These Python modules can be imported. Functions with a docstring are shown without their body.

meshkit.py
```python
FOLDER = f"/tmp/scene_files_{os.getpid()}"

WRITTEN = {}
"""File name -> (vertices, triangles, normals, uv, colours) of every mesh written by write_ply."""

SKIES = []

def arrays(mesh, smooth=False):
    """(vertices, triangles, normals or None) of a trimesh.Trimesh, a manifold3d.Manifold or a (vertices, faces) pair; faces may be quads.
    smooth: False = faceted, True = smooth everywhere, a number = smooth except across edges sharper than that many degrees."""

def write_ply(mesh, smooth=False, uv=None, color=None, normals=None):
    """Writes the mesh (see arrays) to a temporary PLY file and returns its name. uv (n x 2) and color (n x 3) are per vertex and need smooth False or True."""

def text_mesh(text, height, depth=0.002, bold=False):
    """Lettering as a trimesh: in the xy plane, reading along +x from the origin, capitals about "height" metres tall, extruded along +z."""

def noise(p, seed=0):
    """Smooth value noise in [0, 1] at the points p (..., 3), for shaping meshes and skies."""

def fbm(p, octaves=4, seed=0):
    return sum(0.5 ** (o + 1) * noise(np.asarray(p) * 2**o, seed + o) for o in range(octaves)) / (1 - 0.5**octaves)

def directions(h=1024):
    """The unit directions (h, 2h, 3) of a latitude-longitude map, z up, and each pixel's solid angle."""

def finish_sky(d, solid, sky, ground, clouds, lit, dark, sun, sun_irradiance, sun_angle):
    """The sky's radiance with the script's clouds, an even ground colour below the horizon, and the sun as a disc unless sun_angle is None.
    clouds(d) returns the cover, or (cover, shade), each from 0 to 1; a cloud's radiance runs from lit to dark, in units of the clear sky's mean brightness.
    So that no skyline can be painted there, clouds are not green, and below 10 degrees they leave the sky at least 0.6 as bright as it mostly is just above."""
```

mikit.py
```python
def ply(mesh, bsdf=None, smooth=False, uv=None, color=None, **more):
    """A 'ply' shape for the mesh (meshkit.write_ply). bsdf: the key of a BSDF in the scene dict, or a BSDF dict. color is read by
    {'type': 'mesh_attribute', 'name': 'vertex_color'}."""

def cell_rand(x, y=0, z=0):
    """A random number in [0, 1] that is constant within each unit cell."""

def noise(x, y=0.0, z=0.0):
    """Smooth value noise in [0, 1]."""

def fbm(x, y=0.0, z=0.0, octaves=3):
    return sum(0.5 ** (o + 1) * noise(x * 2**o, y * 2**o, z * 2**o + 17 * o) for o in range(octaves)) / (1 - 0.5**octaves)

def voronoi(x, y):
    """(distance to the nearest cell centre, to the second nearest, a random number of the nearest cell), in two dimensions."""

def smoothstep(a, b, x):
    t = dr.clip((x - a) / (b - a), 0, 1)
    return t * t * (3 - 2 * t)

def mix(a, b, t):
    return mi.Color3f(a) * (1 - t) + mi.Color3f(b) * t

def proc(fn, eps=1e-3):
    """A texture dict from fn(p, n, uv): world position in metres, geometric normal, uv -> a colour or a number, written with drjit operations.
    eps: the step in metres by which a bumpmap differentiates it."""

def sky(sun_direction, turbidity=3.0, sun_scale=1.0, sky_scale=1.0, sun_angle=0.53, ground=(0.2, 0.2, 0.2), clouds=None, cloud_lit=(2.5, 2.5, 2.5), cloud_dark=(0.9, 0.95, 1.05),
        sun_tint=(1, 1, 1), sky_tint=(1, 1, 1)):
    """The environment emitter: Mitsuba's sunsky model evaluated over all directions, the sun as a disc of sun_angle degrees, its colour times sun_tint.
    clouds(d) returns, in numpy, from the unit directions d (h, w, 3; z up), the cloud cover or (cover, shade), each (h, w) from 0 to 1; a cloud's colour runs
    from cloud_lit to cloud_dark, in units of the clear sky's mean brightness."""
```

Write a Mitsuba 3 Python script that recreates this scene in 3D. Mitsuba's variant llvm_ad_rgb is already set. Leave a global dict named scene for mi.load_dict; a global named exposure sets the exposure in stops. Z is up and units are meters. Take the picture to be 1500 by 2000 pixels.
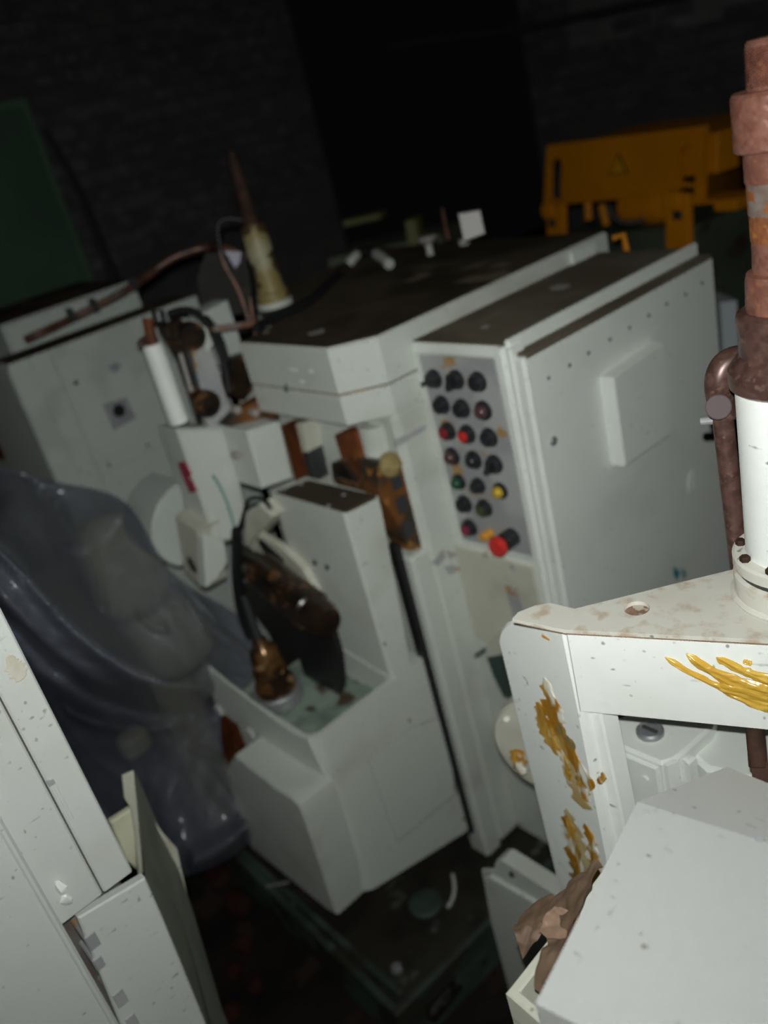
import math
import numpy as np
import trimesh
import drjit as dr
import manifold3d as m3
import shapely.geometry as sg
import mitsuba as mi
import mikit, meshkit
from mikit import noise, fbm, voronoi, smoothstep, mix, proc

T = mi.ScalarTransform4f
rng = np.random.default_rng(7)

# ------------------------------------------------------------------ camera, flash, exposure
YAW, PITCH, ROLL, FOCAL = -0.95247931, 0.42917007, -0.2594125, 1689.46
eye = np.array([0.0, 0.0, 1.6])
fwd = np.array([math.sin(YAW) * math.cos(PITCH), math.cos(YAW) * math.cos(PITCH), -math.sin(PITCH)])
right0 = np.cross(fwd, [0, 0, 1]); right0 /= np.linalg.norm(right0)
up0 = np.cross(right0, fwd)
cam_right = right0 * math.cos(ROLL) + up0 * math.sin(ROLL)
cam_up = -right0 * math.sin(ROLL) + up0 * math.cos(ROLL)
scene = {'type': 'scene'}
labels = {}
scene['camera'] = {'type': 'thinlens', 'fov_axis': 'x', 'fov': math.degrees(2 * math.atan(750 / FOCAL)),
                   'to_world': T().look_at(origin=eye.tolist(), target=(eye + fwd).tolist(), up=cam_up.tolist()),
                   'aperture_radius': 0.0048, 'focus_distance': 0.80, 'near_clip': 0.05, 'far_clip': 60.0}
# the camera's own flash, just above the lens: the only real light in the dark hall
flash_at = eye - 0.008 * cam_right + 0.032 * cam_up
flash_to = flash_at + fwd + 0.05 * cam_up
scene['flash'] = {'type': 'spot', 'to_world': T().look_at(origin=flash_at.tolist(), target=flash_to.tolist(), up=cam_up.tolist()),
                  'intensity': {'type': 'rgb', 'value': [3.85, 4.05, 3.86]}, 'beam_width': 10.0, 'cutoff_angle': 64.0}
# weak even fill added to lift the blacks, no source behind it
scene['ambient_fill'] = {'type': 'constant', 'radiance': {'type': 'rgb', 'value': [0.0012, 0.0012, 0.0014]}}
exposure = 0.0

# ------------------------------------------------------------------ materials
def C3(c): return mi.Color3f(*c)

def bsdf(name, color, rough=0.5, spec=0.5, metal=0.0, bump=None, **kw):
    b = {'type': 'principled', 'base_color': color if isinstance(color, dict) else {'type': 'rgb', 'value': list(color)},
         'roughness': rough, 'specular': spec, 'metallic': metal, **kw}
    if bump: b = {'type': 'bumpmap', 'nested': b, 'arbitrary': bump[0], 'scale': bump[1]}
    scene[name] = {'type': 'twosided', 'nested': b}
    return name

def painted(c, dirt, amount=0.5, chips=0.5, stain=0.0):
    """Old paint: grimy patches, small specks of dirt and chips down to the dark primer."""
    def fn(p, n, uv):
        g = fbm(p.x * 9 + 3, p.y * 9, p.z * 9, 3)
        s = noise(p.x * 160, p.y * 160, p.z * 160)
        b = noise(p.x * 34, p.y * 34, p.z * 34 + 9)
        col = mix(C3(c), C3(dirt), smoothstep(0.50, 0.80, g) * amount)
        col = mix(col, C3((0.16, 0.15, 0.13)), smoothstep(0.80, 0.95, s) * smoothstep(0.45, 0.8, b) * chips)
        if stain > 0:
            st = fbm(p.x * 62, p.y * 62, p.z * 62 + 40, 4)
            col = mix(col, C3((0.36, 0.22, 0.10)), smoothstep(0.50, 0.78, st) * stain)
        return col
    return proc(fn)

def grime(c1, c2, scale, c3=None, lo=0.35, hi=0.65, lo3=0.62, hi3=0.72):
    def fn(p, n, uv):
        g = fbm(p.x * scale, p.y * scale, p.z * scale, 4)
        col = mix(C3(c1), C3(c2), smoothstep(lo, hi, g))
        if c3 is not None:
            h = fbm(p.x * scale * 1.7 + 31, p.y * scale * 1.7, p.z * scale * 1.7, 3)
            col = mix(col, C3(c3), smoothstep(lo3, hi3, h))
        return col
    return proc(fn)

bsdf('paint_cabinet', painted((0.70, 0.72, 0.68), (0.58, 0.59, 0.54), 0.4, 0.5), 0.42, 0.35)
bsdf('paint', painted((0.56, 0.58, 0.535), (0.40, 0.40, 0.35), 0.5, 0.6), 0.42, 0.35)
bsdf('paint_warm', painted((0.52, 0.51, 0.43), (0.33, 0.28, 0.20), 0.7, 0.6), 0.45, 0.35)
bsdf('paint_left', painted((0.50, 0.53, 0.50), (0.36, 0.37, 0.35), 0.5, 0.4), 0.5, 0.3)
bsdf('paint_front', painted((0.83, 0.84, 0.81), (0.70, 0.69, 0.64), 0.35, 0.8), 0.38, 0.4)
bsdf('paint_front_dirty', painted((0.60, 0.575, 0.515), (0.44, 0.385, 0.31), 0.75, 0.8, 0.6), 0.5, 0.3)
bsdf('paint_cover', painted((0.385, 0.385, 0.375), (0.33, 0.32, 0.30), 0.5, 0.9), 0.42, 0.35)
bsdf('paint_cupboard', painted((0.58, 0.595, 0.57), (0.50, 0.49, 0.44), 0.5, 0.6), 0.4, 0.4)
bsdf('paint_shaded', painted((0.16, 0.17, 0.14), (0.10, 0.10, 0.08), 0.6, 0.5), 0.5, 0.3)  # paint darkened to carry the grazing shade on the guard leaf
bsdf('rod_brown', grime((0.035, 0.020, 0.015), (0.062, 0.031, 0.021), 60), 0.75, 0.12)
bsdf('dust_and_shade', grime((0.085, 0.070, 0.052), (0.12, 0.10, 0.076), 8, (0.16, 0.13, 0.10), lo3=0.66, hi3=0.80), 0.9, 0.06)  # dust on the cabinet top; also the painted shade behind the lip
bsdf('machine_green', grime((0.085, 0.105, 0.070), (0.065, 0.080, 0.055), 6, (0.05, 0.035, 0.022)), 0.6, 0.25)
bsdf('shaded_steel', grime((0.17, 0.155, 0.14), (0.12, 0.10, 0.085), 22, (0.14, 0.075, 0.04)), 0.6, 0.3)  # steel and rust tone, kept dark for the shade in the panel gaps
bsdf('edge_rust', grime((0.30, 0.20, 0.15), (0.20, 0.115, 0.08), 60, (0.42, 0.36, 0.30)), 0.7, 0.2)
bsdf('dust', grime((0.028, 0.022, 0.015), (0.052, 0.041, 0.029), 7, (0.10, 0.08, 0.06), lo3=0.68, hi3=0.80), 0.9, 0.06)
bsdf('plate_grey', grime((0.30, 0.30, 0.31), (0.38, 0.38, 0.38), 14, (0.36, 0.22, 0.10), lo3=0.60, hi3=0.70), 0.5, 0.4)
bsdf('black_plastic', (0.018, 0.019, 0.022), 0.28, 0.5)
bsdf('black_rubber', (0.012, 0.012, 0.013), 0.45, 0.4)
bsdf('red_cap', (0.60, 0.030, 0.025), 0.35, 0.5)
bsdf('dark_red_cap', (0.25, 0.015, 0.025), 0.35, 0.5)
bsdf('magenta_cap', (0.22, 0.015, 0.05), 0.35, 0.5)
bsdf('green_cap', (0.012, 0.07, 0.03), 0.3, 0.5)
bsdf('olive_cap', (0.045, 0.06, 0.02), 0.3, 0.5)
bsdf('yellow_cap', (0.50, 0.33, 0.02), 0.25, 0.6)
bsdf('orange_cap', (0.62, 0.27, 0.03), 0.4, 0.5)
bsdf('wine_plastic', (0.075, 0.035, 0.035), 0.22, 0.7)
bsdf('steel', (0.52, 0.51, 0.50), 0.35, 0.5, 0.9)
bsdf('steel_dull', grime((0.32, 0.32, 0.34), (0.42, 0.42, 0.43), 30), 0.45, 0.5, 0.6)
bsdf('rust', grime((0.15, 0.040, 0.012), (0.08, 0.025, 0.009), 22, (0.20, 0.07, 0.02)), 0.6, 0.3)
bsdf('rust_oil', grime((0.15, 0.055, 0.014), (0.035, 0.026, 0.017), 22, (0.26, 0.11, 0.022)), 0.5, 0.4)
bsdf('oily_brown', grime((0.030, 0.017, 0.010), (0.012, 0.009, 0.007), 24, (0.12, 0.055, 0.022), lo3=0.58, hi3=0.68), 0.28, 0.6, 0.2)
bsdf('brass_oil', grime((0.20, 0.10, 0.035), (0.03, 0.014, 0.008), 24, (0.42, 0.27, 0.12)), 0.25, 0.6, 0.4)
bsdf('copper', grime((0.14, 0.058, 0.036), (0.06, 0.028, 0.020), 40), 0.4, 0.5, 0.2)
bsdf('rod_grey', grime((0.24, 0.20, 0.185), (0.17, 0.11, 0.09), 60, (0.30, 0.10, 0.03), lo3=0.52, hi3=0.64), 0.4, 0.5, 0.3)
bsdf('rod_orange', grime((0.24, 0.085, 0.030), (0.17, 0.060, 0.028), 80, (0.34, 0.13, 0.035), lo3=0.58, hi3=0.72), 0.5, 0.4, 0.1,
     bump=(proc(lambda p, n, uv: fbm(p.x * 320, p.y * 320, p.z * 320, 2)), 0.0012))
bsdf('rusty_rod', grime((0.22, 0.095, 0.070), (0.17, 0.066, 0.046), 90, (0.28, 0.11, 0.06), lo3=0.62, hi3=0.78), 0.42, 0.5, 0.2,
     bump=(proc(lambda p, n, uv: fbm(p.x * 260, p.y * 260, p.z * 260, 2)), 0.0012))
bsdf('brown_pipe', grime((0.115, 0.060, 0.050), (0.075, 0.036, 0.030), 110, (0.15, 0.085, 0.068), lo3=0.60, hi3=0.78), 0.35, 0.5, 0.25)
bsdf('boss_metal', (0.10, 0.075, 0.078), 0.75, 0.2)
bsdf('grey_rust', grime((0.30, 0.24, 0.22), (0.25, 0.12, 0.08), 30, (0.40, 0.15, 0.05)), 0.45, 0.5, 0.2)
def smear(p, n, uv):
    a = fbm(p.x * 75, p.y * 75, p.z * 20, 3); b = fbm(p.x * 45 + 7, p.y * 45, p.z * 16 + 3, 3); d = fbm(p.x * 60 + 20, p.y * 60, p.z * 24, 3)
    c = mix(C3((0.52, 0.30, 0.055)), C3((0.36, 0.155, 0.010)), smoothstep(0.40, 0.62, a))
    c = mix(c, C3((0.20, 0.15, 0.06)), smoothstep(0.60, 0.70, b))
    return mix(c, C3((0.74, 0.72, 0.62)), smoothstep(0.55, 0.66, d))
bsdf('grease', proc(smear), 0.30, 0.6,
     bump=(proc(lambda p, n, uv: fbm(p.x * 190, p.y * 190, p.z * 45, 3)), 0.0015))
bsdf('grease_bright', grime((0.62, 0.38, 0.06), (0.55, 0.30, 0.035), 24), 0.22, 0.6,
     bump=(proc(lambda p, n, uv: fbm(p.x * 120, p.y * 120, p.z * 220, 2)), 0.0015))
bsdf('grease_thin', grime((0.56, 0.46, 0.26), (0.48, 0.34, 0.14), 30), 0.35, 0.5)
bsdf('paper', grime((0.145, 0.095, 0.064), (0.105, 0.066, 0.042), 30, (0.18, 0.12, 0.09)), 0.75, 0.2)
bsdf('paper_pale', grime((0.25, 0.155, 0.11), (0.20, 0.125, 0.09), 40), 0.45, 0.4)
bsdf('green_paint', grime((0.060, 0.112, 0.074), (0.052, 0.098, 0.065), 5), 0.6, 0.3)
bsdf('green_trim', grime((0.085, 0.150, 0.100), (0.070, 0.130, 0.085), 8), 0.6, 0.3)
bsdf('base_green', grime((0.055, 0.082, 0.066), (0.032, 0.046, 0.038), 8, (0.03, 0.028, 0.022), lo3=0.5, hi3=0.62), 0.5, 0.4)
bsdf('tray_green', grime((0.30, 0.36, 0.30), (0.16, 0.21, 0.175), 14, (0.08, 0.06, 0.04), lo3=0.55, hi3=0.68), 0.4, 0.4)
bsdf('oil_dark', grime((0.014, 0.012, 0.009), (0.024, 0.021, 0.016), 16, (0.075, 0.08, 0.068), lo3=0.64, hi3=0.76), 0.6, 0.35)
bsdf('floor_dirt', grime((0.010, 0.008, 0.007), (0.018, 0.014, 0.011), 9, (0.030, 0.018, 0.014), lo3=0.60, hi3=0.75), 0.85, 0.15)
bsdf('brick_red', grime((0.042, 0.017, 0.013), (0.024, 0.012, 0.010), 30), 0.9, 0.05)
bsdf('yellow_paint', grime((0.66, 0.235, 0.003), (0.60, 0.210, 0.003), 6), 0.5, 0.3)
bsdf('yellow_sign', (0.66, 0.33, 0.006), 0.5, 0.3)
bsdf('sign_line', (0.02, 0.018, 0.012), 0.5, 0.3)
bsdf('oily_black', grime((0.014, 0.013, 0.010), (0.008, 0.008, 0.007), 14, (0.03, 0.022, 0.012)), 0.6, 0.2)
bsdf('olive_frame', (0.10, 0.10, 0.025), 0.6, 0.3)
bsdf('dark_steel', (0.05, 0.052, 0.055), 0.4, 0.5, 0.3)
bsdf('dark_green', (0.035, 0.06, 0.052), 0.5, 0.3)
bsdf('yellowed', grime((0.36, 0.34, 0.22), (0.26, 0.20, 0.075), 16, (0.07, 0.04, 0.018), lo3=0.52, hi3=0.62), 0.45, 0.4)
bsdf('foam', grime((0.34, 0.27, 0.12), (0.26, 0.19, 0.08), 40), 0.8, 0.1)
bsdf('teal', (0.06, 0.22, 0.22), 0.5, 0.3)
bsdf('sticker_red', grime((0.36, 0.04, 0.06), (0.30, 0.05, 0.08), 60), 0.5, 0.3)
bsdf('label_grey', grime((0.30, 0.30, 0.33), (0.26, 0.26, 0.28), 40), 0.5, 0.3)
bsdf('pale_pink', (0.30, 0.265, 0.25), 0.4, 0.4)
bsdf('pale_blue', (0.36, 0.40, 0.42), 0.5, 0.3)
bsdf('tag_white', (0.42, 0.40, 0.50), 0.6, 0.2)
bsdf('white_clip', (0.46, 0.46, 0.43), 0.4, 0.4)
bsdf('beige', grime((0.72, 0.71, 0.52), (0.58, 0.57, 0.41), 8), 0.5, 0.3)
bsdf('stain', grime((0.50, 0.45, 0.35), (0.56, 0.53, 0.46), 40), 0.6, 0.2)
bsdf('tray_dirt', grime((0.20, 0.185, 0.15), (0.11, 0.10, 0.08), 26, (0.055, 0.05, 0.04), lo3=0.58, hi3=0.7), 0.7, 0.2)
bsdf('mortar', grime((0.14, 0.13, 0.134), (0.175, 0.16, 0.164), 5), 0.95, 0.05)
for i, c in enumerate([(0.20, 0.187, 0.197), (0.18, 0.167, 0.178), (0.22, 0.204, 0.214), (0.193, 0.170, 0.174)]):
    bsdf(f'brick_{i}', grime(c, tuple(v * 0.75 for v in c), 14, tuple(v * 1.5 for v in c), lo3=0.64, hi3=0.76), 0.95, 0.05)
bsdf('plaster', grime((0.36, 0.34, 0.34), (0.26, 0.245, 0.245), 4), 0.95, 0.05)
scene['film'] = {'type': 'mask', 'opacity': 0.64, 'nested': {'type': 'twosided', 'nested': {
    'type': 'principled', 'base_color': {'type': 'rgb', 'value': [0.125, 0.132, 0.168]}, 'roughness': 0.22, 'specular': 0.6, 'clearcoat': 1.0, 'clearcoat_gloss': 0.93}}}

# ------------------------------------------------------------------ mesh helpers
def A(p): return np.asarray(p, float)

def unit(v): v = A(v); return v / np.linalg.norm(v)

def cat(ms): return trimesh.util.concatenate(ms)

def slab(pts, vec, ch=0.0018, holes=()):
    """A plate: the outline pts (a planar ring in space) and its copy moved by vec, the front edge chamfered."""
    pts, vec = A(pts), A(vec)
    o = pts.mean(0)
    nrm = sum(np.cross(pts[i] - o, pts[(i + 1) % len(pts)] - o) for i in range(len(pts)))
    nrm = unit(nrm)
    if nrm @ vec > 0: nrm = -nrm
    u = unit(pts[1] - pts[0]); u = unit(u - nrm * (u @ nrm)); v = np.cross(nrm, u)
    flat = lambda q: np.stack([(A(q) - o) @ u, (A(q) - o) @ v], 1)
    P = sg.Polygon(flat(pts), [flat(h) for h in holes])
    if not P.is_valid: P = P.buffer(0)
    P = sg.polygon.orient(P, 1.0)
    tall = vec @ (-nrm)
    shear = vec + nrm * tall
    def build(Q, z0, z1):
        m = trimesh.creation.extrude_polygon(Q, z1 - z0, engine='earcut')
        m.apply_translation([0, 0, z0]); return m
    m = None
    if ch > 0 and not holes:
        ext = np.array(P.exterior.coords)[:-1]
        ins = P.buffer(-ch, join_style=2, mitre_limit=3)
        if ins.geom_type == 'Polygon' and len(ins.interiors) == 0 and not ins.is_empty:
            ins = sg.polygon.orient(ins, 1.0)
            e2 = np.array(ins.exterior.coords)[:-1]
            if len(e2) == len(ext):
                k = np.argmin(np.linalg.norm(e2 - ext[0], axis=1)); e2 = np.roll(e2, -k, 0)
                n = len(ext); c = min(ch, tall * 0.45)
                V = np.vstack([np.c_[ext, np.full(n, -tall)], np.c_[ext, np.full(n, -c)], np.c_[e2, np.zeros(n)]])
                F = []
                for a in (0, n):
                    for i in range(n):
                        j = (i + 1) % n
                        F += [[a + i, a + j, a + n + j], [a + i, a + n + j, a + n + i]]
                _, tri = trimesh.creation.triangulate_polygon(sg.Polygon(e2), engine='earcut')
                tv, _ = trimesh.creation.triangulate_polygon(sg.Polygon(e2), engine='earcut')
                idx = [int(np.argmin(np.linalg.norm(e2 - q, axis=1))) for q in tv]
                F += [[2 * n + idx[t[0]], 2 * n + idx[t[1]], 2 * n + idx[t[2]]] for t in tri]
                tv, tri = trimesh.creation.triangulate_polygon(sg.Polygon(ext), engine='earcut')
                idx = [int(np.argmin(np.linalg.norm(ext - q, axis=1))) for q in tv]
                F += [[idx[t[2]], idx[t[1]], idx[t[0]]] for t in tri]
                m = trimesh.Trimesh(V, F, process=False)
    if m is None:
        m = build(P, -tall, 0.0)
    V = np.array(m.vertices)
    W = o + V[:, :1] * u + V[:, 1:2] * v + V[:, 2:3] * nrm + np.outer(-V[:, 2] / tall, shear)
    m = trimesh.Trimesh(W, m.faces, process=False)
    m.fix_normals()
    return m

def box(x0, x1, y0, y1, z0, z1, ch=0.003):
    if ch <= 0:
        m = trimesh.creation.box([x1 - x0, y1 - y0, z1 - z0]); m.apply_translation([(x0 + x1) / 2, (y0 + y1) / 2, (z0 + z1) / 2]); return m
    p = []
    for s in ((0, ch, ch), (ch, 0, ch), (ch, ch, 0)):
        for a in (x0 + s[0], x1 - s[0]):
            for b in (y0 + s[1], y1 - s[1]):
                for c in (z0 + s[2], z1 - s[2]): p.append((a, b, c))
    return trimesh.Trimesh(np.array(p), process=False).convex_hull

def hull(p): return trimesh.Trimesh(A(p), process=False).convex_hull

def frame_of(d):
    d = unit(d); a = np.array([0, 0, 1.0]) if abs(d[2]) < 0.9 else np.array([1.0, 0, 0])
    x = unit(np.cross(a, d)); return x, np.cross(d, x), d

def lathe(profile, base, axis=(0, 0, 1), n=40):
    """profile: (radius, height) from the bottom up, turned about axis through base."""
    m = trimesh.creation.revolve(A(profile), sections=n)
    x, y, d = frame_of(axis)
    V = np.array(m.vertices)
    m = trimesh.Trimesh(A(base) + V[:, :1] * x + V[:, 1:2] * y + V[:, 2:] * d, m.faces)
    m.fix_normals(); return m

def rod(a, b, r, n=20, ch=0.001):
    a, b = A(a), A(b); L = np.linalg.norm(b - a); ch = min(ch, r * 0.4, L * 0.3)
    return lathe([(0, 0), (r - ch, 0), (r, ch), (r, L - ch), (r - ch, L), (0, L)], a, b - a, n)

def smooth_path(pts, n=48):
    pts = A(pts)
    t = np.r_[0, np.cumsum(np.linalg.norm(np.diff(pts, axis=0), axis=1))]
    from scipy.interpolate import PchipInterpolator, CubicSpline
    f = CubicSpline(t, pts) if len(pts) > 2 else None
    s = np.linspace(0, t[-1], n)
    return f(s) if f is not None else pts[0] + np.outer(s / t[-1], pts[-1] - pts[0])

def tube(pts, r, n=14, steps=48, smooth=True):
    p = smooth_path(pts, steps) if smooth else A(pts)
    r = np.full(len(p), r) if np.isscalar(r) else np.interp(np.linspace(0, 1, len(p)), np.linspace(0, 1, len(r)), r)
    tang = np.gradient(p, axis=0); tang /= np.linalg.norm(tang, axis=1, keepdims=True)
    x, _, _ = frame_of(tang[0]); V, F = [], []
    for i in range(len(p)):
        x = unit(x - tang[i] * (x @ tang[i])); y = np.cross(tang[i], x)
        a = np.arange(n) / n * 2 * np.pi
        V.append(p[i] + r[i] * (np.outer(np.cos(a), x) + np.outer(np.sin(a), y)))
        if i:
            for k in range(n):
                q, w = (i - 1) * n + k, (i - 1) * n + (k + 1) % n
                F += [[q, w, w + n], [q, w + n, q + n]]
    V = np.vstack(V + [p[:1], p[-1:]]); e = len(V)
    for k in range(n):
        F += [[e - 2, (k + 1) % n, k], [e - 1, (len(p) - 1) * n + k, (len(p) - 1) * n + (k + 1) % n]]
    return trimesh.Trimesh(V, F, process=False)

def ribbon(pts, widths, nrm, thick, seed=0, wob=0.0):
    """A smear lying on a surface with normal nrm: a low mound along pts."""
    p = smooth_path(pts, 40); nrm = unit(nrm)
    w = np.interp(np.linspace(0, 1, 40), np.linspace(0, 1, len(widths)), widths)
    tang = np.gradient(p, axis=0); tang /= np.linalg.norm(tang, axis=1, keepdims=True)
    side = np.cross(tang, nrm); side /= np.linalg.norm(side, axis=1, keepdims=True)
    c = np.linspace(-1, 1, 13); V, F = [], []
    for i in range(40):
        fade = min(1.0, i / 3.0 + 0.15, (39 - i) / 3.0 + 0.15)
        jag = 1 + wob * (meshkit.noise(np.stack([np.full(13, i * 0.45), c * 2.2, np.full(13, seed)], 1)) - 0.5) * 2
        hgt = thick * (1 - c ** 4) * (0.45 + 0.9 * meshkit.noise(np.stack([np.full(13, i * 0.16), c * 3.5, np.full(13, seed + 5.0)], 1)))
        V.append(p[i] + np.outer(c * w[i] * fade * jag, side[i]) + np.outer(hgt * fade, nrm))
    for i in range(39):
        for k in range(12):
            q = i * 13 + k; F += [[q, q + 1, q + 14], [q, q + 14, q + 13]]
    V = np.vstack(V); b = len(V)
    base = V.copy(); h = (V - np.repeat(p, 13, 0)) @ nrm
    base = V - np.outer(h + 0.0006, nrm)
    F2 = [[b + a[2], b + a[1], b + a[0]] for a in F]
    rim = [k for k in range(13)] + [i * 13 + 12 for i in range(1, 40)] + [39 * 13 + k for k in range(11, -1, -1)] + [i * 13 for i in range(38, 0, -1)]
    S = []
    for i in range(len(rim)):
        a, c2 = rim[i], rim[(i + 1) % len(rim)]
        S += [[a, b + a, c2], [c2, b + a, b + c2]]
    m = trimesh.Trimesh(np.vstack([V, base]), F + F2 + S, process=False); m.fix_normals(); return m

def to_m(t): return m3.Manifold(m3.Mesh(np.asarray(t.vertices, np.float32), np.asarray(t.faces, np.uint32)))

def cross_extrude(poly, z0, z1):
    m = trimesh.creation.extrude_polygon(poly, z1 - z0, engine='earcut'); m.apply_translation([0, 0, z0]); return m

def from_m(m):
    q = m.to_mesh(); return trimesh.Trimesh(np.array(q.vert_properties)[:, :3], np.array(q.tri_verts), process=False)

# ------------------------------------------------------------------ scene entries
def fresh(name):
    if not any(k == name or k.startswith(name + '__') for k in list(scene) + list(labels)): return name
    i = 1
    while any(k == f'{name}_{i:03d}' or k.startswith(f'{name}_{i:03d}__') for k in list(scene) + list(labels)): i += 1
    return f'{name}_{i:03d}'

def thing(name, label, cat_, group=None):
    k = fresh(name); labels[k] = {'label': label, 'category': cat_}
    if group: labels[k]['group'] = group
    return k

def part(parent, name, mesh, m, smooth=25, label=None):
    k = fresh(parent + '__' + name)
    scene[k] = mikit.ply(mesh, m, smooth=smooth)
    if label: labels[k] = {'label': label}
    return k

def single(name, mesh, m, label, cat_, smooth=25, group=None):
    k = fresh(name); scene[k] = mikit.ply(mesh, m, smooth=smooth)
    labels[k] = {'label': label, 'category': cat_}
    if group: labels[k]['group'] = group
    return k

def struct(name, mesh, m, label):
    scene[name] = mikit.ply(mesh, m, smooth=False); labels[name] = {'label': label, 'kind': 'structure'}
    return name

# ================================================================== the hall
struct('floor', box(-6.5, 3.0, -3.0, 9.0, -0.1, 0.0, 0), 'floor_dirt', 'dark oily dirt floor between the machines')
struct('wall_left', box(-5.2, -4.80, -2.5, 3.68, 0, 4.2, 0), 'mortar', 'dark whitewashed brick wall behind the machines on the left')
struct('wall_back', box(-3.95, 3.0, 4.75, 5.1, 0, 4.2, 0), 'mortar', 'dark brick and plaster wall behind the yellow machine')
struct('wall_passage', box(-6.5, -3.0, 8.6, 9.0, 0, 4.2, 0), 'mortar', 'end wall of the unlit passage between the two brick walls')

def bricks(wall, along, n_along, origin, z0, courses, nrm, L=0.26, H=0.082, skip=lambda a, z: False):
    along, nrm = A(along), A(nrm)
    variants = [f'brick_{i}' for i in range(4)]
    r = np.random.default_rng(11 if 'left' in wall else 23)
    for c in range(courses):
        for i in range(n_along):
            s = (i + 0.5 * (c % 2)) * L; z = z0 + c * H
            if skip(s, z): continue
            jit = r.normal(0, 0.0022, 3)
            o = A(origin) + along * (s + 0.006 + jit[0]) + np.array([0, 0, z + 0.005])
            l, h, d = L - 0.013, H - 0.011, 0.012 + abs(jit[1]) * 2
            P = [o + along * a + np.array([0, 0, b]) for a in (0, l) for b in (0, h)]
            Q = [o + along * a + np.array([0, 0, b]) + nrm * d for a in (0.004, l - 0.004) for b in (0.004, h - 0.004)]
            m = hull(P + Q + [q - nrm * 0.02 for q in P])
            part(wall, 'brick', m, variants[int(r.integers(4))], smooth=False)

bricks('wall_left', (0, 1, 0), 12, (-4.80, 0.55, 0), 1.15, 23, (1, 0, 0), skip=lambda s, z: s + 0.55 + 0.26 > 3.68)
bricks('wall_back', (1, 0, 0), 9, (-3.94, 4.75, 0), 1.22, 12, (0, -1, 0))
# patch of old plaster on the back wall
pp = [(-3.6, 4.737, 1.62), (-2.3, 4.737, 1.56), (-2.16, 4.737, 1.78), (-2.2, 4.737, 2.04), (-2.9, 4.737, 2.1), (-3.55, 4.737, 2.02)]
part('wall_back', 'plaster_patch', slab(pp, (0, 0.012, 0), 0), 'plaster', False)

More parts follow.
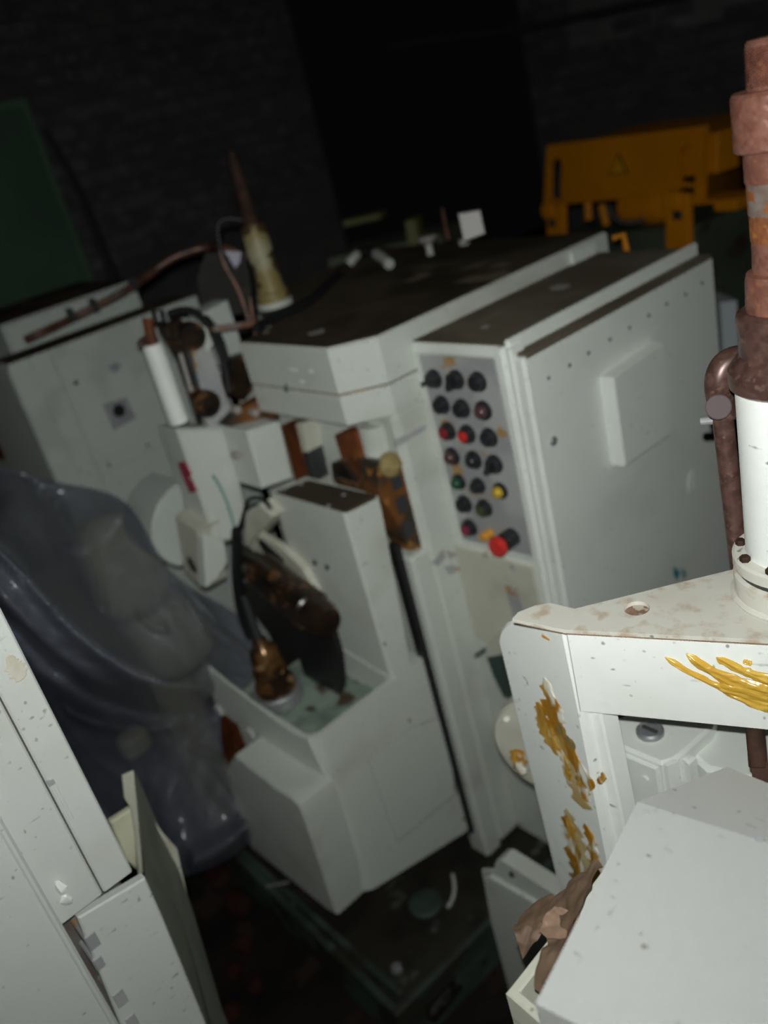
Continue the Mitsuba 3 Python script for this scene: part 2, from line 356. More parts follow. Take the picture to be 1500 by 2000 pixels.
# overhead cable along the back wall
single('overhead_cable', tube([(-3.083, 2.845, 1.803), (-2.977, 2.957, 1.790), (-2.806, 3.121, 1.759), (-2.579, 3.312, 1.732), (-2.413, 3.436, 1.722), (-2.231, 3.557, 1.703), (-2.048, 3.665, 1.699)], 0.011), 'black_rubber',
       'black cable strung high across the back wall', 'cable')

# green locker, upper left
GP = (-3.189, 1.281, 1.902)
gu = unit((0.81, -0.59, 0)); gn = np.array([0.59, 0.81, 0.0])
t = thing('green_locker', 'tall dark green metal locker against the left brick wall', 'locker')
gp = A(GP)
def gq(a, b, z): return gp + gu * 0 + np.array([0, -1, 0]) * a + np.array([-1, 0, 0]) * b + np.array([0, 0, z - gp[2]])
part(t, 'body', box(gp[0] - 0.45, gp[0], gp[1] - 0.62, gp[1], 0.0, gp[2], 0.006), 'green_trim')
part(t, 'door', box(gp[0] - 0.01, gp[0] + 0.012, gp[1] - 0.60, gp[1] - 0.032, 0.10, gp[2] - 0.035, 0.004), 'green_paint', label='darker green door leaf')

single('black_strap', tube([(-3.096, 1.265, 1.789), (-3.094, 1.277, 1.730), (-3.089, 1.295, 1.634), (-3.085, 1.303, 1.529), (-3.080, 1.304, 1.405), (-3.069, 1.301, 1.264), (-3.061, 1.291, 1.170)] + [(-3.1, 1.18, 0.6), (-3.1, 1.2, 0.0)], [0.006, 0.012, 0.020, 0.026, 0.028, 0.026, 0.022], n=10), 'black_rubber',
       'thick black hose hanging beside the green locker down to the machines', 'hose')

# ================================================================== left machine
t = thing('square_plate_machine', 'pale grey machine housing with a square black-holed plate, left of the tool head', 'machine')
part(t, 'body', box(-2.12, -2.006, 0.545, 1.035, 0.0, 1.285, 0.006), 'paint_left')
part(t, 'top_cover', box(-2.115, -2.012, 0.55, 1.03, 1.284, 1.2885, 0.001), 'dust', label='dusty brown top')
part(t, 'panel', box(-2.006, -2.0, 0.543, 0.589, 0.3, 1.286, 0.0012), 'paint_left')
part(t, 'panel', box(-2.006, -2.0, 0.592, 0.640, 0.3, 1.286, 0.0012), 'paint_left')
part(t, 'panel', box(-2.006, -2.0, 0.642, 1.037, 0.975, 1.286, 0.0012), 'paint_left')
part(t, 'panel', box(-2.006, -2.0, 0.642, 1.037, 0.3, 0.972, 0.0012), 'paint_left')
q = part(t, 'square_plate', slab([(-1.998, 0.712, 1.126), (-1.998, 0.770, 1.119), (-1.998, 0.776, 1.064), (-1.998, 0.712, 1.059)], (-0.004, 0, 0), 0.0006), 'label_grey')
hc = A((-1.998, 0.742, 1.097))
part(t, 'shaft_hole', rod(hc - (0.004, 0, 0), hc + (0.0015, 0, 0), 0.016), 'black_rubber', label='black round opening')
part(t, 'patch', slab([(-1.999, 0.754, 1.201), (-1.998, 0.777, 1.207), (-1.999, 0.789, 1.194), (-1.998, 0.768, 1.182)], (-0.003, 0, 0), 0.0004), 'label_grey')
for px in [(-1.999, 0.670, 1.196), (-1.999, 0.670, 0.986), (-1.999, 0.778, 0.989), (-1.999, 0.821, 0.939)]:
    part(t, 'screw', rod(A(px) - (0.004, 0, 0), A(px) + (0.003, 0, 0), 0.0055 if px[2] > 1.1 else 0.004, 10), 'dark_steel')
part(t, 'end_cover', box(-2.6, -2.004, 0.540, 0.60, 0.0, 1.272, 0.004), 'paint_left')
hw = A((-2.391, 0.540, 1.045))
part(t, 'bore', rod(hw + (0, 0.01, 0), hw - (0, 0.004, 0), 0.040, 28), 'black_rubber', label='black bore in the end face')
part(t, 'bore_rim', lathe([(0.038, 0), (0.047, 0), (0.047, 0.004), (0.038, 0.004), (0.038, 0)], hw - (0, 0.001, 0), (0, -1, 0)), 'rust')

t = thing('rear_casing', 'long pale casing behind the square-plated machine, rusty pipe lying on it', 'machine')
part(t, 'body', box(-2.50, -2.148, 0.605, 0.958, 0.0, 1.352, 0.006), 'paint_left')
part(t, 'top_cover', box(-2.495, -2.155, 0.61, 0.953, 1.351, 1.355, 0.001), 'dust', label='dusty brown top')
part(t, 'panel', box(-2.148, -2.142, 0.612, 0.712, 0.4, 1.347, 0.0012), 'paint_left')
part(t, 'panel', box(-2.148, -2.142, 0.715, 0.954, 0.4, 1.347, 0.0012), 'paint_left')

cp = [(-2.050, 0.617, 1.316), (-2.035, 0.670, 1.323)] + [(-2.045, 0.734, 1.327), (-2.022, 0.801, 1.339), (-1.995, 0.869, 1.354)] + [(-1.995, 0.946, 1.373), (-1.963, 1.015, 1.393), (-1.933, 1.071, 1.393)] + [(-1.766, 1.021, 1.395), (-1.738, 1.061, 1.363), (-1.715, 1.088, 1.321)]
t = thing('rusty_pipe', 'bent rusty brown pipe rising from the left casings to the yellowed cylinder', 'pipe')
part(t, 'tube', tube(cp, 0.0095), 'copper')
for c in [(-2.045, 0.735, 1.331), (-2.026, 0.788, 1.337), (-1.989, 0.884, 1.358)]:
    part(t, 'clip', box(c[0] - .012, c[0] + .012, c[1] - .006, c[1] + .006, c[2] - .012, c[2] + .02, 0.002), 'dark_steel')

# ================================================================== the gear-cutting machine
g = thing('gear_cutting_machine', 'white gear-cutting machine with open oily work tray and dusty flat top', 'machine')
foot = sg.Polygon([(-1.43, 0.795), (-1.157, 0.795), (-1.10, 0.860), (-1.10, 1.49), (-1.80, 1.49), (-1.78, 1.10), (-1.60, 0.95), (-1.45, 0.88)])
def ring(poly, z): return [(x, y, z) for x, y in list(poly.exterior.coords)[:-1]]
hood = part(g, 'hood', slab(ring(foot, 1.268), (0, 0, -0.080), 0.004), 'paint')
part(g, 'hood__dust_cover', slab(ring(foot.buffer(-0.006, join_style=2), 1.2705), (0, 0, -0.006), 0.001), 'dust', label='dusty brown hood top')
part(g, 'hood_groove', slab(ring(foot.buffer(-0.003, join_style=2), 1.1885), (0, 0, -0.005), 0), 'rust_oil', False)  # recessed dark slab filling the groove below the hood
part(g, 'hood_rim', slab(ring(foot, 1.184), (0, 0, -0.052), 0.003), 'paint')
part(g, 'column', box(-1.62, -1.10, 0.853, 1.49, 0.121, 1.135, 0.012), 'paint')
part(g, 'column_shoe', box(-1.15, -1.097, 0.812, 0.858, 0.121, 0.872, 0.006), 'paint')
part(g, 'boss', hull(list(rod((-1.163, 0.850, 1.111), (-1.167, 0.850, 1.037), 0.027).vertices)), 'paint')
for pts in ([(-1.288, 0.854, 1.271), (-1.279, 0.869, 1.271), (-1.272, 0.880, 1.271), (-1.250, 0.865, 1.271), (-1.256, 0.851, 1.271), (-1.269, 0.845, 1.271)], [(-1.428, 0.849, 1.271), (-1.425, 0.861, 1.271), (-1.406, 0.851, 1.271), (-1.414, 0.842, 1.271)]):
    part(g, 'scuff', slab(pts, (0, 0, -0.0006), 0.0001), 'pale_pink', False, label='pale scuff in the dust')
for pts in ([(-1.284, 0.794, 1.228), (-1.260, 0.794, 1.226), (-1.260, 0.794, 1.223), (-1.283, 0.794, 1.225)], [(-1.261, 0.794, 1.207), (-1.245, 0.794, 1.205), (-1.250, 0.794, 1.201), (-1.265, 0.794, 1.203)], [(-1.221, 0.794, 1.230), (-1.213, 0.794, 1.223), (-1.218, 0.794, 1.221), (-1.226, 0.794, 1.227)]):
    part(g, 'hood_scuff', slab(pts, (0, 0.001, 0), 0.0001), 'paint_front', False)
part(g, 'hood_chip', slab([(-1.314, 0.794, 1.193), (-1.307, 0.794, 1.196), (-1.311, 0.794, 1.180), (-1.320, 0.794, 1.179)], (0, 0.001, 0), 0.0001), 'dark_green', False)
# slideways
part(g, 'slideway', slab([(-1.416, 0.820, 1.091), (-1.361, 0.820, 1.099), (-1.369, 0.820, 0.972), (-1.427, 0.820, 0.958)], (0, 0.04, 0)), 'rust', label='rusty slideway')
part(g, 'slideway', slab([(-1.356, 0.818, 1.103), (-1.330, 0.818, 1.106), (-1.345, 0.818, 1.044), (-1.363, 0.818, 1.042)], (0, 0.04, 0)), 'paint_warm')
part(g, 'slideway', slab([(-1.363, 0.818, 1.042), (-1.341, 0.818, 1.045), (-1.346, 0.818, 0.982), (-1.366, 0.818, 0.977)], (0, 0.04, 0)), 'dark_steel')
part(g, 'slideway', slab([(-1.235, 0.815, 1.095), (-1.169, 0.815, 1.112), (-1.169, 0.815, 0.985), (-1.230, 0.815, 0.966)], (0, 0.04, 0)), 'rust', label='rusty slideway')
part(g, 'wiper', slab([(-1.258, 0.806, 1.040), (-1.217, 0.806, 1.053), (-1.199, 0.806, 1.018), (-1.186, 0.806, 0.990), (-1.215, 0.806, 0.977), (-1.267, 0.806, 1.002)], (0, 0.02, 0)), 'oily_brown')
part(g, 'gib_strip', slab([(-1.112, 0.806, 1.065), (-1.112, 0.854, 1.047), (-1.112, 0.856, 0.984), (-1.112, 0.854, 0.867), (-1.112, 0.824, 0.880), (-1.112, 0.810, 0.956), (-1.112, 0.793, 1.012)], (-0.05, 0, 0)), 'rust_oil', label='oil-stained rusty guide')
for c in [(-1.111, 0.835, 1.017), (-1.111, 0.834, 0.970), (-1.111, 0.836, 0.922)]:
    part(g, 'gib_plate', box(c[0] - .004, c[0] + .002, c[1] - .013, c[1] + .010, c[2] - .016, c[2] + .016, 0.001), 'dark_steel')
fm = trimesh.creation.icosphere(subdivisions=3, radius=1.0)
fv = np.array(fm.vertices); fv *= (1 + 0.35 * (meshkit.fbm(fv * 1.8 + 4)[:, None] - 0.5))
fm.vertices = fv * (0.022, 0.020, 0.022) + A((-1.108, 0.826, 1.051))
part(g, 'foam_lump', fm, 'foam', True)
part(g, 'seal_strip', box(-1.14, -1.118, 0.7985, 0.812, 0.19, 0.90, 0.001), 'black_rubber', label='dark seal between apron and column')
# little ledges and flaked paint on the column side
part(g, 'ledge', slab([(-1.094, 0.842, 1.090), (-1.094, 0.914, 1.090), (-1.094, 0.913, 1.082), (-1.094, 0.842, 1.080)], (-0.008, 0, 0)), 'plate_grey')
for pts in ([(-1.098, 0.857, 0.839), (-1.098, 0.889, 0.851), (-1.098, 0.892, 0.832), (-1.098, 0.867, 0.826)], [(-1.098, 0.896, 0.845), (-1.098, 0.919, 0.824), (-1.098, 0.900, 0.822)], [(-1.098, 0.882, 0.816), (-1.098, 0.903, 0.810), (-1.098, 0.919, 0.791), (-1.098, 0.891, 0.793)]):
    part(g, 'paint_flake', slab(pts, (-0.004, 0, 0), 0.0005), 'plate_grey')
# apron: tray body with rounded corner, cavity and sloping underside
body = sg.Polygon([(-1.50, 0.521), (-1.124, 0.521), (-1.124, 0.80), (-1.50, 0.80)])
def rounded(x0, x1, y0, y1, r):
    p = [(x0, y0)] + [(x1 - r + r * math.sin(a), y0 + r - r * math.cos(a)) for a in np.linspace(0, math.pi / 2, 9)] + [(x1, y1), (x0, y1)]
    return sg.Polygon(p)
mb = to_m(cross_extrude(rounded(-1.42, -1.124, 0.521, 0.80, 0.030), 0.17, 0.653))
mb = mb - to_m(cross_extrude(rounded(-1.60, -1.134, 0.531, 0.719, 0.022), 0.59, 0.70))
cut = hull([(-2, 0.40, 0.302), (-2, 0.9, 0.175), (0, 0.40, 0.302), (0, 0.9, 0.175), (-2, 0.4, -0.2), (-2, 0.9, -0.2), (0, 0.4, -0.2), (0, 0.9, -0.2)])
mb = mb - to_m(cut)
part(g, 'apron', from_m(mb), 'paint')
part(g, 'tray_floor', box(-1.42, -1.136, 0.533, 0.719, 0.584, 0.605, 0.001), 'tray_green', label='pale green stained tray floor')
part(g, 'splash_wall', slab([(-1.480, 0.519, 0.694), (-1.394, 0.519, 0.678), (-1.257, 0.519, 0.660), (-1.177, 0.519, 0.653), (-1.124, 0.519, 0.660), (-1.104, 0.519, 0.576), (-1.140, 0.519, 0.564), (-1.350, 0.519, 0.555), (-1.494, 0.519, 0.564), (-1.488, 0.519, 0.641)], (0, 0.005, 0)), 'paint')
part(g, 'upright', slab([(-1.124, 0.719, 1.006), (-1.124, 0.799, 1.002), (-1.124, 0.799, 0.974), (-1.124, 0.769, 0.623), (-1.124, 0.719, 0.645)], (-0.221, 0, 0), 0.004), 'paint')
part(g, 'upright__top_plate', slab([(-1.334, 0.721, 1.009), (-1.309, 0.782, 1.009), (-1.118, 0.788, 1.009), (-1.127, 0.722, 1.009)], (0, 0, -0.006), 0.001), 'dust', label='dirty brown top of the upright')
for c in [(-1.321, 0.732, 1.009), (-1.177, 0.763, 1.009), (-1.169, 0.721, 1.009), (-1.305, 0.761, 1.009)]:
    part(g, 'screw', rod(c, A(c) + (0, 0, 0.004), 0.0045, 10), 'steel_dull')
part(g, 'upright_fillet', slab([(-1.308, 0.717, 0.682), (-1.117, 0.717, 0.657), (-1.245, 0.717, 0.592), (-1.303, 0.717, 0.595)], (0, 0.01, 0)), 'paint')
for c in [(-1.267, 0.719, 0.873), (-1.228, 0.719, 0.873)]:
    part(g, 'plug', rod(A(c) + (0, 0.004, 0), A(c) - (0, 0.004, 0), 0.0055, 12), 'dark_steel')
part(g, 'panel_joint_line', slab([(-1.124, 0.619, 0.539), (-1.124, 0.734, 0.530), (-1.124, 0.827, 0.500), (-1.124, 0.795, 0.306), (-1.124, 0.626, 0.317)], (-0.004, 0, 0), 0), 'dark_steel')  # dark slab painted in for the shaded joint around the access panel
part(g, 'access_panel', slab([(-1.123, 0.621, 0.537), (-1.123, 0.733, 0.527), (-1.123, 0.822, 0.500), (-1.123, 0.790, 0.313), (-1.123, 0.628, 0.321)], (-0.006, 0, 0), 0.001), 'paint')
for c in [(-1.123, 0.731, 0.550), (-1.123, 0.725, 0.733), (-1.123, 0.793, 0.238), (-1.123, 0.832, 0.505)]:
    part(g, 'screw', rod(A(c) - (0.004, 0, 0), A(c) + (0.002, 0, 0), 0.003, 8), 'rust')
# motor cover on the front
front = [(-1.322, 0.456, 0.573), (-1.172, 0.453, 0.575), (-1.125, 0.452, 0.584), (-1.097, 0.452, 0.579), (-1.097, 0.453, 0.547), (-1.137, 0.462, 0.264), (-1.175, 0.463, 0.249), (-1.488, 0.471, 0.209), (-1.439, 0.463, 0.433), (-1.378, 0.459, 0.524)]
part(g, 'motor_cover', slab(front, (0, 0.075, 0), 0.004), 'paint')
# bits at the left end of the tray
part(g, 'rusty_bracket', slab([(-1.629, 0.545, 0.514), (-1.587, 0.545, 0.501), (-1.478, 0.545, 0.502), (-1.452, 0.545, 0.489), (-1.646, 0.545, 0.298), (-1.652, 0.545, 0.377)], (0, 0.02, 0)), 'rust')
for c in [(-1.479, 0.516, 0.570), (-1.360, 0.516, 0.565)]:
    part(g, 'clip', box(c[0] - .010, c[0] + .010, c[1] - .004, c[1] + .006, c[2] - .010, c[2] + .010, 0.002), 'white_clip')
# work arbor in the tray
ac = A((-1.331, 0.588, 0.612))
part(g, 'work_arbor', lathe([(0, 0.026), (0.040, 0.026), (0.040, 0.045), (0.034, 0.050), (0.034, 0.078), (0.030, 0.088), (0.028, 0.120), (0.020, 0.128), (0.012, 0.150), (0, 0.150)], ac), 'brass_oil', label='oily brass-brown work arbor')
part(g, 'work_arbor__flange', lathe([(0, 0), (0.046, 0), (0.049, 0.004), (0.049, 0.026), (0.046, 0.029), (0, 0.029)], ac), 'steel_dull', label='grey flange ring')
part(g, 'work_arbor__shaft', lathe([(0, 0.15), (0.009, 0.15), (0.007, 0.20), (0.0055, 0.24), (0, 0.245)], ac), 'dark_steel')
# cutter spindle, slanting down into the tray
a, b = A((-1.452, 0.665, 0.877)), A((-1.159, 0.645, 0.815))
L = np.linalg.norm(b - a)
part(g, 'cutter_spindle', lathe([(0, 0), (0.020, 0), (0.021, 0.02), (0.019, 0.045), (0.026, 0.05), (0.028, 0.075), (0.037, 0.085), (0.039, L - 0.05), (0.034, L - 0.045), (0.034, L - 0.02), (0.028, L), (0, L)], a, b - a), 'oily_brown', label='oily brown cutter spindle')
part(g, 'splash_flap', slab([(-1.350, 0.668, 0.754), (-1.242, 0.668, 0.823), (-1.196, 0.668, 0.798), (-1.200, 0.668, 0.716), (-1.223, 0.668, 0.635), (-1.308, 0.668, 0.521), (-1.380, 0.668, 0.443), (-1.367, 0.668, 0.521), (-1.362, 0.668, 0.617)], (0, 0.014, 0)), 'black_rubber', label='black rubber flap')
part(g, 'splash_flap', slab([(-1.625, 0.700, 0.721), (-1.440, 0.700, 0.812), (-1.347, 0.700, 0.741), (-1.420, 0.700, 0.545), (-1.500, 0.700, 0.541), (-1.530, 0.700, 0.642)], (0, 0.01, 0)), 'black_rubber', label='black rubber flap')
# carriage arm between tool head and apron
part(g, 'carriage_arm', slab([(-1.421, 0.690, 0.963), (-1.353, 0.690, 0.994), (-1.319, 0.690, 0.973), (-1.376, 0.690, 0.932), (-1.407, 0.690, 0.916), (-1.483, 0.690, 0.861)], (0, 0.05, 0)), 'paint_warm')
part(g, 'carriage_rail', slab([(-1.518, 0.705, 0.848), (-1.431, 0.705, 0.905), (-1.353, 0.705, 0.893), (-1.297, 0.705, 0.859), (-1.274, 0.705, 0.803), (-1.313, 0.705, 0.771), (-1.374, 0.705, 0.809), (-1.439, 0.705, 0.828)], (0, 0.014, 0)), 'paint_warm')
part(g, 'carriage_rail__slot', slab([(-1.439, 0.704, 0.892), (-1.416, 0.704, 0.893), (-1.359, 0.704, 0.865), (-1.359, 0.704, 0.848), (-1.393, 0.704, 0.842), (-1.433, 0.704, 0.865)], (0, 0.01, 0), 0.0006), 'black_rubber')
# black hose with a wire loop
part(g, 'coolant_hose', tube([(-1.376, 0.640, 0.959), (-1.406, 0.640, 0.907), (-1.438, 0.640, 0.846), (-1.475, 0.640, 0.762), (-1.489, 0.640, 0.673)], [0.010, 0.0125, 0.0125, 0.012, 0.010]), 'black_rubber')
part(g, 'hose_loop', tube([(-1.229, 0.645, 1.033), (-1.239, 0.645, 1.045), (-1.265, 0.645, 1.046), (-1.297, 0.645, 1.036), (-1.318, 0.645, 1.018), (-1.345, 0.645, 0.989), (-1.384, 0.645, 0.956)], 0.0035), 'black_rubber')
# tool head
h = part(g, 'tool_head', slab([(-1.460, 0.633, 1.158), (-1.460, 0.728, 1.123), (-1.460, 0.725, 1.018), (-1.460, 0.717, 0.959), (-1.460, 0.704, 0.925), (-1.460, 0.681, 0.906), (-1.460, 0.656, 0.905), (-1.460, 0.636, 0.918), (-1.460, 0.629, 0.934)], (-0.080, 0, 0), 0.006), 'paint')
part(g, 'tool_head__sticker', slab([(-1.502, 0.628, 1.085), (-1.471, 0.628, 1.092), (-1.461, 0.628, 1.068), (-1.483, 0.628, 1.053), (-1.468, 0.628, 1.052), (-1.464, 0.628, 1.030), (-1.498, 0.628, 1.020)], (0, 0.003, 0), 0.0003), 'sticker_red', label='torn red sticker')
part(g, 'tool_head__teal_wire', tube([(-1.458, 0.669, 1.047), (-1.458, 0.676, 1.014), (-1.458, 0.678, 0.967), (-1.458, 0.674, 0.917)], 0.0022, n=8), 'teal')
part(g, 'head_cylinder', rod((-1.475, 0.650, 1.316), (-1.475, 0.648, 1.163), 0.0185, 28, 0.002), 'paint_front', label='white vertical cylinder')
part(g, 'head_cylinder__fitting', tube([(-1.475, 0.651, 1.315), (-1.475, 0.653, 1.331), (-1.475, 0.655, 1.344), (-1.475, 0.660, 1.360)], [0.012, 0.010, 0.009, 0.011], n=12), 'rust')
part(g, 'head_cylinder__spout', tube([(-1.475, 0.649, 1.327), (-1.475, 0.637, 1.328), (-1.475, 0.626, 1.321)], 0.0055, n=10), 'copper')
part(g, 'head_cylinder__cap', rod((-1.470, 0.676, 1.349), (-1.470, 0.680, 1.368), 0.012), 'dark_steel')
part(g, 'dark_gap_block', slab([(-1.485, 0.683, 1.335), (-1.485, 0.724, 1.338), (-1.485, 0.738, 1.316), (-1.485, 0.730, 1.176), (-1.485, 0.695, 1.138), (-1.485, 0.698, 1.271)], (-0.02, 0, 0)), 'oily_brown')  # dark block added to paint the shaded gap beside the cylinder
part(g, 'valve_plate', slab([(-1.470, 0.724, 1.302), (-1.470, 0.741, 1.331), (-1.470, 0.758, 1.309), (-1.470, 0.758, 1.234), (-1.470, 0.756, 1.141), (-1.470, 0.717, 1.074), (-1.470, 0.701, 1.114), (-1.470, 0.700, 1.158)], (-0.018, 0, 0)), 'plate_grey')
part(g, 'valve_lug', slab([(-1.466, 0.747, 1.323), (-1.466, 0.760, 1.309), (-1.466, 0.764, 1.276), (-1.466, 0.747, 1.264), (-1.466, 0.745, 1.294)], (-0.008, 0, 0)), 'paint')
for c, r in (((-1.470, 0.721, 1.307), 0.026), ((-1.470, 0.706, 1.181), 0.026)):
    part(g, 'valve_cap', lathe([(0, 0), (r, 0), (r, 0.022), (r - 0.003, 0.025), (r * 0.55, 0.025), (r * 0.5, 0.021), (0, 0.021)], c, (1, -0.15, 0)), 'oily_brown')
part(g, 'valve_rod', rod((-1.455, 0.687, 1.286), (-1.455, 0.683, 1.213), 0.0045, 12), 'pale_pink')
part(g, 'valve_rod', rod((-1.455, 0.702, 1.285), (-1.455, 0.698, 1.212), 0.0045, 12), 'dark_steel')
part(g, 'valve_cable', tube([(-1.500, 0.712, 1.349), (-1.500, 0.737, 1.349), (-1.500, 0.768, 1.333), (-1.500, 0.780, 1.306), (-1.500, 0.788, 1.263), (-1.500, 0.788, 1.216), (-1.500, 0.780, 1.171)], 0.007), 'black_rubber')
part(g, 'valve_cable', tube([(-1.520, 0.791, 1.318), (-1.520, 0.807, 1.281), (-1.520, 0.809, 1.239), (-1.520, 0.804, 1.187)], 0.006), 'black_rubber')
part(g, 'feed_pipe', tube([(-1.500, 0.767, 1.301), (-1.500, 0.816, 1.289), (-1.500, 0.861, 1.280), (-1.500, 0.884, 1.274)], 0.0065, steps=20), 'grey_rust')
part(g, 'feed_pipe', tube([(-1.500, 0.888, 1.327), (-1.500, 0.882, 1.298), (-1.500, 0.878, 1.268), (-1.500, 0.876, 1.253)], 0.005, steps=20), 'copper')
part(g, 'slide_block', slab([(-1.365, 0.719, 1.129), (-1.365, 0.794, 1.117), (-1.365, 0.784, 1.001), (-1.365, 0.714, 1.012)], (-0.085, 0, 0), 0.004), 'paint')
part(g, 'slide_block__dirty_top', slab([(-1.430, 0.714, 1.136), (-1.430, 0.753, 1.106), (-1.430, 0.831, 1.094), (-1.430, 0.836, 1.117), (-1.430, 0.811, 1.154), (-1.430, 0.755, 1.150)], (-0.03, 0, 0)), 'rust_oil')
for c in [(-1.415, 0.739, 1.158), (-1.415, 0.774, 1.138), (-1.415, 0.726, 1.099), (-1.415, 0.709, 1.077)]:
    part(g, 'nut', rod(A(c) - (0.012, 0, 0), A(c) + (0.006, 0, 0), 0.0085, 6), 'pale_pink')
part(g, 'head_bracket', slab([(-1.541, 0.600, 0.977), (-1.457, 0.600, 0.960), (-1.520, 0.600, 0.810), (-1.547, 0.600, 0.804), (-1.602, 0.600, 0.834)], (0, 0.05, 0), 0.003), 'paint_warm')
part(g, 'head_bracket__slot', slab([(-1.555, 0.599, 0.879), (-1.538, 0.599, 0.879), (-1.529, 0.599, 0.855), (-1.540, 0.599, 0.842), (-1.557, 0.599, 0.844), (-1.564, 0.599, 0.860)], (0, 0.01, 0), 0.0005), 'black_rubber')
part(g, 'head_bracket__rib', slab([(-1.452, 0.607, 0.954), (-1.452, 0.644, 0.914), (-1.452, 0.634, 0.870), (-1.452, 0.602, 0.850), (-1.452, 0.575, 0.846)], (-0.03, 0, 0), 0.003), 'paint')
part(g, 'wheel_guard', slab([(-1.600, 0.665, 1.011), (-1.600, 0.631, 1.006), (-1.600, 0.597, 0.988), (-1.600, 0.572, 0.957), (-1.600, 0.560, 0.924), (-1.600, 0.562, 0.893), (-1.600, 0.575, 0.864), (-1.600, 0.591, 0.846), (-1.600, 0.603, 0.841), (-1.600, 0.647, 0.924)], (-0.135, 0, 0), 0.004), 'paint_left', label='rounded warm-white wheel guard')
part(g, 'side_cover', slab([(-1.620, 0.837, 1.309), (-1.620, 0.907, 1.315), (-1.620, 0.908, 1.233), (-1.620, 0.901, 1.184), (-1.620, 0.853, 1.190), (-1.620, 0.851, 1.253)], (-0.06, 0, 0), 0.003), 'paint_left')
part(g, 'oily_block', slab([(-1.500, 0.811, 1.229), (-1.500, 0.842, 1.228), (-1.500, 0.841, 1.158), (-1.500, 0.807, 1.142), (-1.500, 0.783, 1.165), (-1.500, 0.791, 1.204)], (-0.03, 0, 0)), 'oily_brown')

# yellowed hydraulic cylinder with upright rod, on the machine top
yc = A((-1.604, 1.005, 1.271))
t = thing('hydraulic_cylinder', 'upright yellowed cylinder with a tall dark rod at the left rear of the machine top', 'hydraulic cylinder')
part(t, 'barrel', lathe([(0, 0.012), (0.034, 0.012), (0.034, 0.030), (0.030, 0.034), (0.0275, 0.05), (0.0265, 0.165), (0.022, 0.172), (0, 0.172)], yc), 'yellowed')
part(t, 'flange', lathe([(0, 0), (0.038, 0), (0.038, 0.012), (0, 0.012)], yc), 'paint')
part(t, 'rod', lathe([(0, 0.172), (0.016, 0.172), (0.016, 0.20), (0.0125, 0.205), (0.0125, 0.26), (0.0105, 0.265), (0.0105, 0.30), (0.005, 0.315), (0, 0.315)], yc), 'rod_brown', label='dark oily rod')
t = thing('oily_pump', 'black oily pump block with a wire handle left of the yellowed cylinder', 'pump')
pc = A((-1.719, 0.960, 1.268))
part(t, 'block', hull([(-1.756, 0.925, 1.356), (-1.745, 0.957, 1.402), (-1.723, 0.995, 1.396), (-1.701, 1.027, 1.375), (-1.698, 1.016, 1.310), (-1.701, 0.995, 1.259), (-1.729, 0.948, 1.265), (-1.753, 0.914, 1.297)] + [(-1.806, 0.958, 1.347), (-1.795, 0.988, 1.390), (-1.775, 1.023, 1.385), (-1.754, 1.055, 1.363), (-1.752, 1.042, 1.303), (-1.753, 1.023, 1.249), (-1.780, 0.978, 1.257), (-1.803, 0.946, 1.286)]), 'oily_black')
part(t, 'handle', tube([(-1.731, 0.980, 1.390), (-1.728, 0.995, 1.440), (-1.724, 1.004, 1.456), (-1.709, 1.028, 1.455), (-1.696, 1.049, 1.442), (-1.695, 1.043, 1.404)], 0.005), 'black_rubber')
part(t, 'lever', tube([(-1.668, 0.951, 1.406), (-1.663, 0.951, 1.363), (-1.655, 0.956, 1.328), (-1.647, 0.955, 1.284), (-1.639, 0.953, 1.239)], 0.006), 'copper')
part(t, 'tag', slab([(-1.655, 0.953, 1.405), (-1.638, 0.980, 1.394), (-1.640, 0.972, 1.375), (-1.646, 0.961, 1.366)], (-0.001, 0.002, 0), 0), 'tag_white', False, label='small white tag')

# things lying on the top
single('top_cable', tube([A(p) for p in [(-1.429, 0.840, 1.282), (-1.452, 0.905, 1.282), (-1.464, 0.977, 1.282), (-1.527, 1.080, 1.282), (-1.614, 1.197, 1.282), (-1.696, 1.299, 1.282)]] + [A((-1.689, 1.327, 1.295)), A((-1.645, 1.324, 1.300)), A((-1.572, 1.294, 1.290)), A((-1.506, 1.260, 1.282))], 0.009), 'black_rubber',
       'black cable looping along the left edge of the machine top', 'cable')
t = thing('cable_sleeve', 'white sleeve on the rising part of the black top cable', 'sleeve')
part(t, 'tube', tube([(-1.687, 1.286, 1.281), (-1.684, 1.301, 1.290), (-1.692, 1.322, 1.294)], 0.0105, steps=12), 'white_clip')
t = thing('cable_sleeve', 'white sleeve on the falling end of the black top cable', 'sleeve')
part(t, 'tube', tube([(-1.596, 1.302, 1.297), (-1.545, 1.276, 1.292), (-1.503, 1.255, 1.284)], 0.0115, steps=12), 'white_clip')
kc = A((-1.491, 1.370, 1.271))
t = thing('lifting_eye', 'small pale handwheel standing on the rear of the machine top', 'handwheel')
part(t, 'stem', lathe([(0, 0), (0.008, 0), (0.007, 0.025), (0, 0.025)], kc), 'white_clip')
part(t, 'disc', lathe([(0, 0.025), (0.012, 0.025), (0.022, 0.036), (0.022, 0.042), (0.010, 0.044), (0, 0.044)], kc), 'pale_pink')
sp = (-1.453, 1.444, 1.272)
t = thing('tilted_plate', 'small pale square plate standing at the rear of the machine top', 'plate')
d0 = float(np.linalg.norm(A(sp) - eye))
part(t, 'face', slab([(-1.289, 1.279, 1.371), (-1.257, 1.310, 1.368), (-1.251, 1.306, 1.322), (-1.283, 1.274, 1.316)], (-0.006, 0.006, 0)), 'pale_pink')
part(t, 'foot', rod(A(sp), A(sp) + (0, 0, 0.012), 0.012), 'white_clip')
